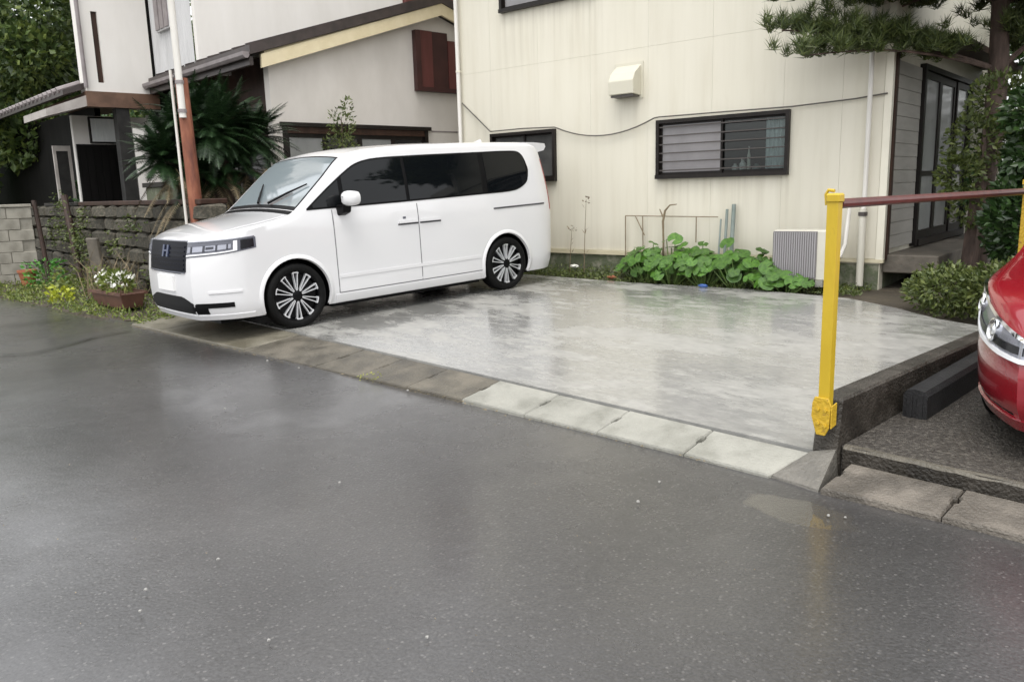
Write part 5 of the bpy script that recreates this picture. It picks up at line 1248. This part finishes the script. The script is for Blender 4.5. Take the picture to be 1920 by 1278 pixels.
o = m.build("verge_weeds", "leaf_weed", fix=False); tag(o, "patchy moss and weeds on the verge below the stone wall", "weeds", kind="stuff")
def yellow_plant(name, loc, n, h, spread, matn, label):
    t = empty(name, loc); tag(t, label, "plant"); m = MB()
    for _ in range(n):
        a = R.uniform(0, 2 * pi); r0 = spread * sqrt(R.random()); z = h * R.random(); leaf(m, Vector((r0 * cos(a), r0 * sin(a), z)), Vector((cos(a), sin(a), R.uniform(-.2, .9))), rvec(), R.uniform(0.4, 1) * min(0.11, h * 0.45), R.uniform(0.1, 0.28) * min(0.11, h * 0.45))
    m.build("foliage", matn, t, fix=False); return t
yellow_plant("weed_plant", (-12.55, 2.92, 0.05), 150, 0.22, 0.14, "leaf_yellow", "bright yellow-green weed at the road edge left of the planter")
yellow_plant("weed_plant", (-15.2, 3.35, 0.05), 260, 0.42, 0.30, "leaf_bright", "deep green leafy plant at the foot of the block wall")
yellow_plant("weed_plant", (-14.6, 2.75, 0.04), 320, 0.16, 0.75, "leaf_weed", "low spreading olive weed along the road edge at far left")
yellow_plant("weed_plant", (-13.4, 3.45, 0.05), 260, 0.40, 0.40, "leaf_weed", "olive weeds growing against the stone wall between pipe and board")
yellow_plant("weed_plant", (-5.24, 3.285, 0.016), 60, 0.045, 0.09, "leaf_yellow", "tiny yellow-green weed in the kerb gap at the asphalt edge")
# pots and planter
pt = empty("flower_pot", (-15.75, 3.2, 0.05)); tag(pt, "small terracotta flower pot beside the block wall", "flower pot")
MB().lathe([(0, 0.001), (0, 0.10), (0.22, 0.14), (0.22, 0.155), (0.26, 0.155), (0.26, 0.13), (0.20, 0.12), (0.20, 0.001)], 20, 'z').build("pot", "terracotta", pt, smooth=True)
pl = empty("planter", (-11.35, 3.32, 0.06), radians(6)); tag(pl, "brown trough planter on the verge in front of the van", "planter")
m = MB(); m.hexa([(-0.42, -0.13, 0), (0.42, -0.13, 0), (0.42, 0.13, 0), (-0.42, 0.13, 0), (-0.47, -0.16, 0.2), (0.47, -0.16, 0.2), (0.47, 0.16, 0.2), (-0.47, 0.16, 0.2)]); m.build("trough", "planter_brown", pl, bevel=0.01)
m = MB(); m.box(-0.49, 0.49, -0.18, -0.155, 0.175, 0.215); m.box(-0.49, 0.49, 0.155, 0.18, 0.175, 0.215); m.build("rim", "planter_brown", pl)
fp = empty("potted_flowers", (-11.35, 3.32, 0.262)); tag(fp, "white flowering plants growing in the brown planter", "flowers")
m = MB(); clump(m, (0, 0, 0.10), (0.46, 0.16, 0.16), 420, 0.09, 0.016); m.build("foliage", "leaf_weed", fp, fix=False)
m = MB()
for _ in range(70):
    p = Vector((R.choice([R.uniform(-0.45, -0.1), R.uniform(-0.1, 0.45)]), R.uniform(-0.16, 0.12), R.uniform(0.06, 0.26)))
    for q in range(5): a = q * 1.257; leaf(m, p, Vector((cos(a), sin(a) * 0.5 - 0.4, 0.5 * sin(a))), rvec(), 0.045, 0.016)
m.build("blossoms", "petal", fp, fix=False)
ivy = empty("ivy", (-15.5, 4.0, 0.1)); tag(ivy, "patchy dark ivy and moss climbing the stone wall", "ivy"); m = MB()
for k in range(13):
    cx0 = R.uniform(-2.6, 4.2); cz0 = R.uniform(0.1, 1.35)
    for q in range(70): leaf(m, Vector((cx0 + R.gauss(0, 0.28), R.uniform(-0.10, -0.02), max(0.0, cz0 + R.gauss(0, 0.10)))), Vector((R.uniform(-1, 1), -0.8, R.uniform(-1, 0.4))), rvec(), R.uniform(0.03, 0.075), 0.016)
m.build("leaves", "leaf_shrub", ivy, fix=False)
# dry stalks above the stone wall verge
grass_tuft("dry_grass", (-12.6, 3.75, 0.05), 130, 0.75, 0.5, "leaf_dead", "dry brown grass stalks against the stone wall behind the planter", "grass")

# -- sago palm (cycad) beside the left house
cy = empty("cycad", (-11.15, 4.75, 0.08)); tag(cy, "large dark green cycad with drooping dead fronds behind the rusty post", "cycad")
MB().tube([(0, 0, 0), (0.02, 0, 0.7), (0.0, 0.0, 2.2)], [0.24, 0.22, 0.17], 12).build("trunk", "bark", cy, smooth=True)
def frond(m, c, az_, el0, L, droop, w=0.14, n=24):
    c = Vector(c); d = Vector((cos(az_) * cos(el0), sin(az_) * cos(el0), sin(el0))); p = c.copy(); step = L / n; sd_ = Vector((-sin(az_), cos(az_), 0))
    for k in range(n):
        t = k / n; q = p + d * step; up = sd_.cross(d).normalized()
        m.add([p - sd_ * 0.006, p + sd_ * 0.006, q + sd_ * 0.005, q - sd_ * 0.005], [(0, 1, 2, 3)])
        if k > 2:
            ww = w * sin(pi * min(1, 0.18 + 0.86 * t)) ** 0.6
            for s in (1, -1):
                for h_ in (0.0, 0.5):
                    dd = (sd_ * s + d * 0.55 + up * 0.22 + rvec() * 0.08).normalized(); e = p.lerp(q, h_) + dd * ww
                    b0 = p.lerp(q, h_); b1 = b0 + d * 0.017; m.add([b0, b1, e], [(0, 1, 2)])
        p = q; d = (d + Vector((0, 0, -droop * step))).normalized()
m = MB()
for (cx_, cy_, cz_, nf, L) in ((0, 0, 2.25, 95, 1.05), (-0.1, -0.55, 2.05, 80, 0.85), (0.0, 0.55, 2.15, 80, 0.85), (0.3, -0.15, 2.2, 60, 0.85), (0.1, 0.2, 1.75, 60, 0.85), (0.1, -0.3, 1.65, 60, 0.85), (0.05, -0.75, 1.85, 60, 0.75), (-0.1, 0.3, 2.45, 60, 0.8), (0.0, -0.3, 2.40, 60, 0.8)):
    for k in range(nf):
        frond(m, (cx_, cy_, cz_), R.uniform(0, 2 * pi), R.uniform(-0.45, 1.3), L * R.uniform(0.62, 0.95), R.uniform(0.8, 1.7), 0.14, 18)
m.build("fronds", "leaf_cycad", cy, fix=False)
m = MB()
for k in range(90):
    frond(m, (R.uniform(-.2, .3), R.uniform(-.7, .7), R.uniform(1.35, 1.85)), R.uniform(0, 2 * pi), R.uniform(-0.9, -0.1), R.uniform(0.7, 1.0), R.uniform(0.7, 1.4), 0.10, 16)
m.build("dead_fronds", "leaf_dead", cy, fix=False)
# small bush beside the gable window (seen over the roof of the van)
foliage_thing("small_bush", (-11.1, 6.75, 0.2), [((0, 0, 2.25), (0.16, 0.22, 0.32), 260), ((0, 0.12, 2.55), (0.08, 0.1, 0.14), 60), ((0, -0.05, 1.9), (0.25, 0.3, 0.3), 260)], "leaf_shrub", "thin leafy bush in front of the gable window above the van roof", "bush", trunk=[([(0, 0, 0), (0.02, 0, 1.2), (0, 0, 2.4)], [0.03, 0.02, 0.006])], L=0.06, W=0.014)

# -- pine by the entrance
pine = empty("pine_tree", (-3.05, 9.80, 0.24)); tag(pine, "garden pine with reddish trunk and needle clusters right of the cream house", "tree")
tp = [Vector((0, 0, 0)), Vector((-0.02, 0.03, 0.5)), Vector((0.02, -0.02, 1.0)), Vector((0.06, 0.06, 1.6)), Vector((0.06, 0.07, 2.3)), Vector((0.04, 0.03, 3.0)), Vector((0.0, 0.0, 3.8)), Vector((-0.1, -0.05, 4.6))]
trk = MB().tube(tp, [0.155, 0.115, 0.105, 0.105, 0.10, 0.085, 0.065, 0.035], 12).build("trunk", "bark", pine, smooth=True, angle=80)
lft = Vector((-0.68, -0.733, 0)).normalized(); toc = Vector((0.72, -0.66, 0)).normalized()
br = MB(); nd = MB()
def tuft(p, d, n=46, L=0.135):
    for _ in range(n):
        v = (d * 0.9 + rvec() * 0.95).normalized(); s = v.cross(rvec()).normalized() * 0.0055; b = p + rvec() * 0.035; nd.add([b - s, b + s, b + v * L * R.uniform(0.75, 1.15)], [(0, 1, 2)])
def branch(a, b, sag, dens, rad=0.04, wid=0.3, vert=0.13):
    pts = [a.lerp(b, k / 6) + Vector((0, 0, sag * sin(pi * k / 6))) for k in range(7)]; br.tube(pts, [rad * (1 - 0.12 * k) for k in range(7)], 6)
    for k in range(dens):
        t = 0.25 + 0.8 * R.random(); i = min(int(t * 6), 5); p = pts[i].lerp(pts[i + 1], min(t * 6 - i, 1.0)) + Vector((R.gauss(0, wid), R.gauss(0, wid), abs(R.gauss(0, vert))))
        tuft(p, Vector((R.uniform(-.3, .3), R.uniform(-.3, .3), 1)).normalized())
# lowest long branch towards the left, then layers above
O_ = tp[4]
branch(tp[4], Vector((0.1, 0.1, 2.72)) + lft * 2.45 + toc * 0.25, 0.10, 110, 0.03, 0.13, 0.10)
branch(tp[5], Vector((0.1, 0.1, 3.05)) + lft * 2.35 + toc * 0.3, 0.1, 230, 0.03, 0.22, 0.12)
branch(tp[5], Vector((0.1, 0.1, 2.95)) + lft * 1.6 + toc * 0.5, 0.12, 300, 0.035, 0.26, 0.12)
branch(tp[5], Vector((0, 0, 3.0)) + lft * 0.9 - toc * 0.3, 0.12, 280, 0.035, 0.26, 0.12)
branch(tp[4], Vector((0, 0, 2.85)) - lft * 0.9 + toc * 0.3, 0.1, 260, 0.035, 0.25, 0.14)
branch(tp[5], Vector((0, 0, 3.2)) - lft * 1.2 + toc * 0.7, 0.1, 260, 0.035, 0.28, 0.14)
branch(tp[6], Vector((0, 0, 3.7)) + lft * 1.7 + toc * 0.2, 0.1, 330, 0.035, 0.30, 0.15)
branch(tp[6], Vector((0, 0, 3.8)) - lft * 1.0 + toc * 0.3, 0.1, 300, 0.035, 0.30, 0.15)
branch(tp[7], Vector((0, 0, 4.6)) + lft * 0.9, 0.1, 130, 0.03, 0.30, 0.2); branch(tp[7], Vector((0, 0, 4.8)) - lft * 0.6, 0.1, 110, 0.03, 0.30, 0.2)
branch(tp[5], Vector((0, 0, 2.75)) - lft * 1.3 - toc * 0.4, 0.1, 260, 0.035, 0.28, 0.16); branch(tp[4], Vector((0.1, 0.1, 2.45)) + lft * 2.25 + toc * 0.35, 0.12, 130, 0.022, 0.12, 0.11)
branch(tp[5], Vector((0, 0, 3.15)) + lft * 0.7 + toc * 0.9, 0.1, 300, 0.03, 0.30, 0.16); branch(tp[6], Vector((0, 0, 3.45)) - lft * 0.5 + toc * 0.7, 0.1, 300, 0.03, 0.32, 0.18); branch(tp[5], Vector((0, 0, 2.9)) - lft * 0.9 + toc * 0.9, 0.1, 260, 0.03, 0.30, 0.2)
branch(tp[5], Vector((0, 0, 3.35)) + lft * 2.0 + toc * 0.1, 0.1, 220, 0.03, 0.22, 0.13); branch(tp[5], Vector((0, 0, 3.3)) + lft * 1.1 + toc * 0.4, 0.1, 260, 0.03, 0.26, 0.14)
br.build("branches", "bark", pine, smooth=True); nd.build("needles", "leaf_pine", pine, fix=False)

# -- shrubs of the garden at the right
foliage_thing("low_shrub", (-2.42, 7.90, 0.2), [((-0.22, 0.05, 0.20), (0.42, 0.34, 0.22), 1500), ((0.22, -0.05, 0.24), (0.42, 0.36, 0.26), 1600), ((0.45, 0.3, 0.3), (0.35, 0.35, 0.3), 1100), ((-0.4, 0.35, 0.22), (0.3, 0.3, 0.22), 700)], "leaf_shrub", "low spreading olive-green shrub at the back corner of the parking bay", "shrub", L=0.055, W=0.014)
foliage_thing("camellia", (-2.30, 9.1, 0.25), [((0, 0, 0.75), (0.48, 0.5, 0.55), 2400), ((0.1, 0.1, 1.35), (0.45, 0.45, 0.45), 2000), ((-0.02, -0.1, 1.75), (0.32, 0.32, 0.3), 1000), ((0.3, 0.5, 1.0), (0.5, 0.5, 0.6), 1400)], "leaf_camellia", "glossy dark green camellia beside the pine trunk and rail", "bush", trunk=[([(0, 0, 0), (0.05, 0, 0.5), (0, 0, 1.4)], [0.04, 0.03, 0.015])], L=0.085, W=0.026)
foliage_thing("leafy_bush", (-2.98, 9.55, 0.25), [((-0.16, -0.1, 1.20), (0.24, 0.26, 0.22), 420), ((-0.08, 0.0, 1.55), (0.30, 0.30, 0.30), 520), ((0.1, 0.15, 1.95), (0.36, 0.38, 0.30), 620), ((-0.1, 0.1, 0.85), (0.22, 0.22, 0.2), 260)], "leaf_shrub", "yellow-green bush growing against the pine trunk below the branches", "bush", trunk=[([(0, 0, 0), (0.05, 0, 0.8), (0, 0, 1.7)], [0.04, 0.03, 0.015])], L=0.07, W=0.018)
foliage_thing("dark_hedge", (-3.3, 12.6, 0.3), [((0, 0, 1.0), (0.8, 0.9, 1.0), 2600), ((0.6, 0.6, 2.2), (0.9, 0.9, 0.9), 2600), ((0.2, 0.9, 3.2), (0.9, 0.9, 0.8), 2200), ((1.2, 1.2, 1.4), (1.0, 1.0, 1.3), 2000)], "leaf_bush", "tall dark hedge at the back of the garden behind the pine", "hedge", trunk=[([(0, 0, 0), (0.1, 0, 1.5), (0.2, 0.3, 3.0)], [0.09, 0.07, 0.03])], L=0.10, W=0.03)
foliage_thing("garden_tree", (-3.6, 15.5, 0.4), [((0, 0, 2.6), (1.6, 1.4, 1.2), 3200), ((0.8, 0.3, 4.0), (1.6, 1.4, 1.2), 3200), ((-0.6, 0.2, 5.2), (1.5, 1.4, 1.1), 2600), ((1.8, 0.5, 1.4), (1.3, 1.2, 1.3), 2200)], "leaf_tree", "broad garden tree rising far behind the entrance of the cream house", "tree", trunk=[([(0, 0, 0), (0.1, 0, 2.0), (0.2, 0.1, 4.2)], [0.16, 0.12, 0.05])], L=0.13, W=0.045)
# pale eave of the neighbour's carport seen between the pine branches
nc = empty("carport", (-2.3, 13.2, 0.3), radians(4)); tag(nc, "pale carport roof edge behind the pine at the right edge", "carport")
m = MB(); m.box(-0.2, 5, 0, 3.5, 3.55, 3.62); m.build("roof", "white_pipe", nc); m = MB(); m.box(-0.25, 5, -0.08, -0.001, 3.45, 3.66); m.build("fascia", "white_pipe", nc)
for x in (0.1, 4.6): m = MB(); m.box(x, x + 0.1, 0.1, 0.2, 0, 3.549); m.build("post", "white_pipe", nc)

# -- trees on the slope behind the left house
mat_t = "leaf_tree"
for k, (loc, cl, lab) in enumerate((
    ((-22.5, 5.2, 0.0), [((0, 0, 3.0), (1.7, 1.1, 0.8), 2400), ((-0.6, 0.2, 4.2), (1.8, 1.3, 0.8), 2600), ((0.9, -0.2, 4.7), (1.2, 1.0, 0.7), 1500), ((0.3, 0.2, 5.9), (1.6, 1.2, 0.9), 2200)], "leafy tree with light tips above the low tiled roof at far left"),
    ((-27.0, 8.5, 0.2), [((0, 0, 4.0), (2.2, 2.0, 1.5), 2600), ((0.8, 0.5, 6.0), (2.2, 2.0, 1.5), 2600), ((-1, -0.5, 7.5), (2.0, 1.8, 1.3), 2000)], "tall dark tree behind the left house, nearest its white wing"),
    ((-24.5, 3.6, 0.0), [((0, 0, 2.0), (1.5, 1.0, 0.9), 1700), ((0.2, 0.3, 3.2), (1.7, 1.2, 0.8), 1700), ((-0.2, 0.3, 5.0), (1.7, 1.2, 1.0), 1700)], "bushy tree at the left edge reaching below the low roof"))):
    foliage_thing("hillside_tree", loc, cl, mat_t, lab, "tree", "trees behind the left house", trunk=[([(0, 0, 0), (0.1, 0, 2.4), (0, 0.1, 5.0)], [0.2, 0.14, 0.06])], L=0.20, W=0.06)
m = MB()
for _ in range(9000):
    x = R.uniform(-44, -30); y = R.uniform(-2, 30); z = R.uniform(0.2, 11) * (0.6 + 0.4 * sin(x * 0.9 + y * 0.55))
    leaf(m, Vector((x, y, max(z, 0.2))), rvec(), rvec(), R.uniform(0.4, 0.8), 0.22)
m.prism([(-46, -3, 0), (-46, 31, 0), (-46, 31, 10), (-46, -3, 10)], (0.3, 0, 0))
o = m.build("woodland", "leaf_bush", fix=False); tag(o, "dark wooded hillside behind the left house", "woodland", kind="stuff")
foliage_thing("garden_bush", (-17.6, 4.75, 0.1), [((0, 0, 0.9), (0.5, 0.4, 0.5), 700), ((-0.3, 0.1, 1.4), (0.4, 0.4, 0.4), 500)], "leaf_bush", "dark bush behind the block wall at the left edge", "bush", L=0.10, W=0.03)

# ================================================================ SMALL THINGS
# wire trellis frame against the wall
tr = empty("wire_trellis", HL(1.15, 0.06, 0.5), HA); tag(tr, "thin weathered wire trellis frame standing against the cream wall", "trellis")
for nm, a, b in (("top_bar", (0, 0, 0.54), (1.36, 0, 0.525)), ("upright", (0, 0, -0.2), (0, 0, 0.54)), ("upright", (0.28, 0, -0.1), (0.27, 0, 0.53)), ("brace", (0.16, 0, 0.53), (0.30, 0, 0.28)), ("upright", (1.06, 0, 0.2), (1.06, 0, 0.527))):
    MB().tube([a, b], 0.007, 6).build(nm, "dry_stalk", tr)
# green garden poles
for k, (u, off, z1, r, lab) in enumerate(((2.72, 0.10, 1.18, 0.026, "rightmost and thickest of the grey-green garden poles by the wall"), (2.64, 0.12, 1.12, 0.018, "middle grey-green garden pole leaning by the wall"), (2.56, 0.12, 1.00, 0.012, "thin leftmost garden pole leaning by the wall"))):
    a = HL(u + 0.03, off + 0.1, 0.25); b = HL(u, off - 0.04, z1); pipe_thing("garden_pole", a, b, r, "green_pipe", lab, "pole")
hk = HL(1.78, 0.15, 0.25)
m = MB(); m.tube([(0, 0, 0), (0.01, 0, 0.45), (0.0, 0, 0.72), (0.03, 0, 0.86), (0.10, 0, 0.93), (0.20, 0, 0.94)], [0.014, 0.013, 0.016, 0.014, 0.010, 0.006], 8)
m.tube([(0, 0, 0.78), (-0.05, 0, 0.88)], [0.012, 0.006], 6)
o = m.build("hooked_stick", "dry_stalk", smooth=True); o.location = hk; o.rotation_euler = (0, 0, HA); tag(o, "bent dark stick rising above the round leaves by the trellis", "stick")
for k, (u, h, lab) in enumerate(((0.30, 0.62, "dry weed stalk with seed head nearest the rear of the van"), (0.55, 1.02, "tall thin dry weed stalk against the cream wall"))):
    base = HL(u, 0.2, 0.25); m = MB(); m.tube([(0, 0, 0), (0.02, 0, h * 0.5), (0.05, 0, h)], [0.006, 0.005, 0.003], 5)
    for q in range(14):
        p = Vector((0.05, 0, h)) + rvec() * 0.05; leaf(m, p, rvec(), rvec(), 0.04, 0.010)
    for q in range(6):
        z = h * R.uniform(0.2, 0.9); leaf(m, Vector((0.03, 0, z)), Vector((R.uniform(-1, 1), R.uniform(-.4, .4), 0.6)), rvec(), 0.09, 0.006)
    o = m.build("dry_stalk", "dry_stalk", fix=False); o.location = base; o.rotation_euler = (0, 0, HA); tag(o, lab, "dry weed")
for k, (px_, py_, pz_, sc, mt, lab) in enumerate(((0.50, 0.36, 0.33, 0.07, "petal", "white scrap lying on the mossy foundation ledge behind the van"), (1.22, 0.52, 0.25, 0.07, "terracotta", "broken reddish shard at the left end of the round-leaved plants"), (2.70, 0.80, 0.25, 0.06, "blue_scrap", "blue plastic scrap at the front edge of the round-leaved plants"))):
    if mt == "blue_scrap" and mt not in MATS: mat("blue_scrap", (0.05, 0.11, 0.32), rough=0.4)
    bm = bmesh.new(); bmesh.ops.create_icosphere(bm, subdivisions=2, radius=1)
    for q in bm.verts: q.co += rvec() * 0.18; q.co.z *= 0.45
    me = bpy.data.meshes.new("scrap"); bm.to_mesh(me); bm.free(); o = link("scrap", me, mt); w_ = HL(px_, px_ * 0 + py_, 0); w_.z = slab_z(w_.y) + 0.02 + (0.10 if k == 0 else 0); o.location = w_; o.scale = (sc * 1.1, sc * 0.5, sc * 0.8); tag(o, lab, "scrap")
# pale pebbles on the asphalt
bm = bmesh.new(); bmesh.ops.create_icosphere(bm, subdivisions=1, radius=1)
for q in bm.verts: q.co += rvec() * 0.2
pm = bpy.data.meshes.new("pebble"); bm.to_mesh(pm); bm.free(); pm.materials.append(MATS["pebble"])
PEB = (((-3.45, 1.95, .008), "pale pebble on the open asphalt left of the picture's middle"), ((-3.05, 1.15, .008), "pale pebble on the asphalt, highest of the left-hand group"), ((-3.0, 0.85, .008), "pale pebble on the asphalt, upper of the leftmost pair"),
    ((-2.85, 0.78, .007), "pale pebble on the asphalt, lower of the leftmost pair"), ((-1.98, 1.40, .007), "pale pebble alone near the bottom middle of the asphalt"), ((-2.34, 1.02, .007), "pale pebble on the asphalt, lowest of the left-hand group"),
    ((-5.3, 2.15, .008), "pale pebble on the asphalt some way in front of the van"), ((-2.28, 3.05, .008), "pale pebble on the asphalt, nearer the clean kerb of two"), ((-2.20, 2.78, .009), "pale pebble on the asphalt, farther from the clean kerb of two"),
    ((-1.5, 3.22, .008), "larger pale pebble of the pair below the brown kerb stone"), ((-1.44, 3.25, .006), "smaller pale pebble of the pair below the brown kerb stone"), ((-4.75, 3.30, .011), "pale pebble against the kerb where clean stones begin"),
    ((-6.6, 3.10, .011), "pale pebble against the old kerb nearest the van wheel"), ((-6.1, 3.14, .010), "pale pebble against the old kerb left of the tiny weed"))
for (x, y, s), lab in PEB:
    o = bpy.data.objects.new("pebble", pm); COL.objects.link(o); o.location = (x, y, 0.012); o.scale = (s, s, s * 0.7); o.rotation_euler = (0, 0, R.uniform(0, 6)); tag(o, lab, "pebble", "pebbles on the asphalt")

# wet leaf litter and grit along the kerb and verge edge
m = MB()
for _ in range(420):
    x = -9.6 + 7.6 * R.random() ** 1.6 if R.random() < 0.7 else R.uniform(-16, -9.6)
    y = road_edge(x) - 0.03 - abs(R.gauss(0, 0.035)); z = 0.0135; L_ = R.uniform(0.006, 0.022); a = R.uniform(0, 6.28); d = Vector((cos(a), sin(a), 0)); q = Vector((-d.y, d.x, 0)) * L_ * R.uniform(0.2, 0.5); p = Vector((x, y, z))
    m.add([p, p + d * L_ * 0.5 + q + Vector((0, 0, R.uniform(0, 0.006))), p + d * L_, p + d * L_ * 0.5 - q], [(0, 1, 2, 3)])
for _ in range(260):
    x = R.uniform(-9, 1.0); y = R.uniform(0.2, 3.2); L_ = R.uniform(0.003, 0.008); a = R.uniform(0, 6.28); d = Vector((cos(a), sin(a), 0)); q = Vector((-d.y, d.x, 0)) * L_ * 0.5; p = Vector((x, y, 0.0125))
    m.add([p, p + d * L_ * 0.5 + q + Vector((0, 0, 0.003)), p + d * L_, p + d * L_ * 0.5 - q], [(0, 1, 2, 3)])
o = m.build("leaf_litter", "leaf_dead", fix=False); tag(o, "scattered wet leaf litter and grit along the kerb edge", "litter", kind="stuff")
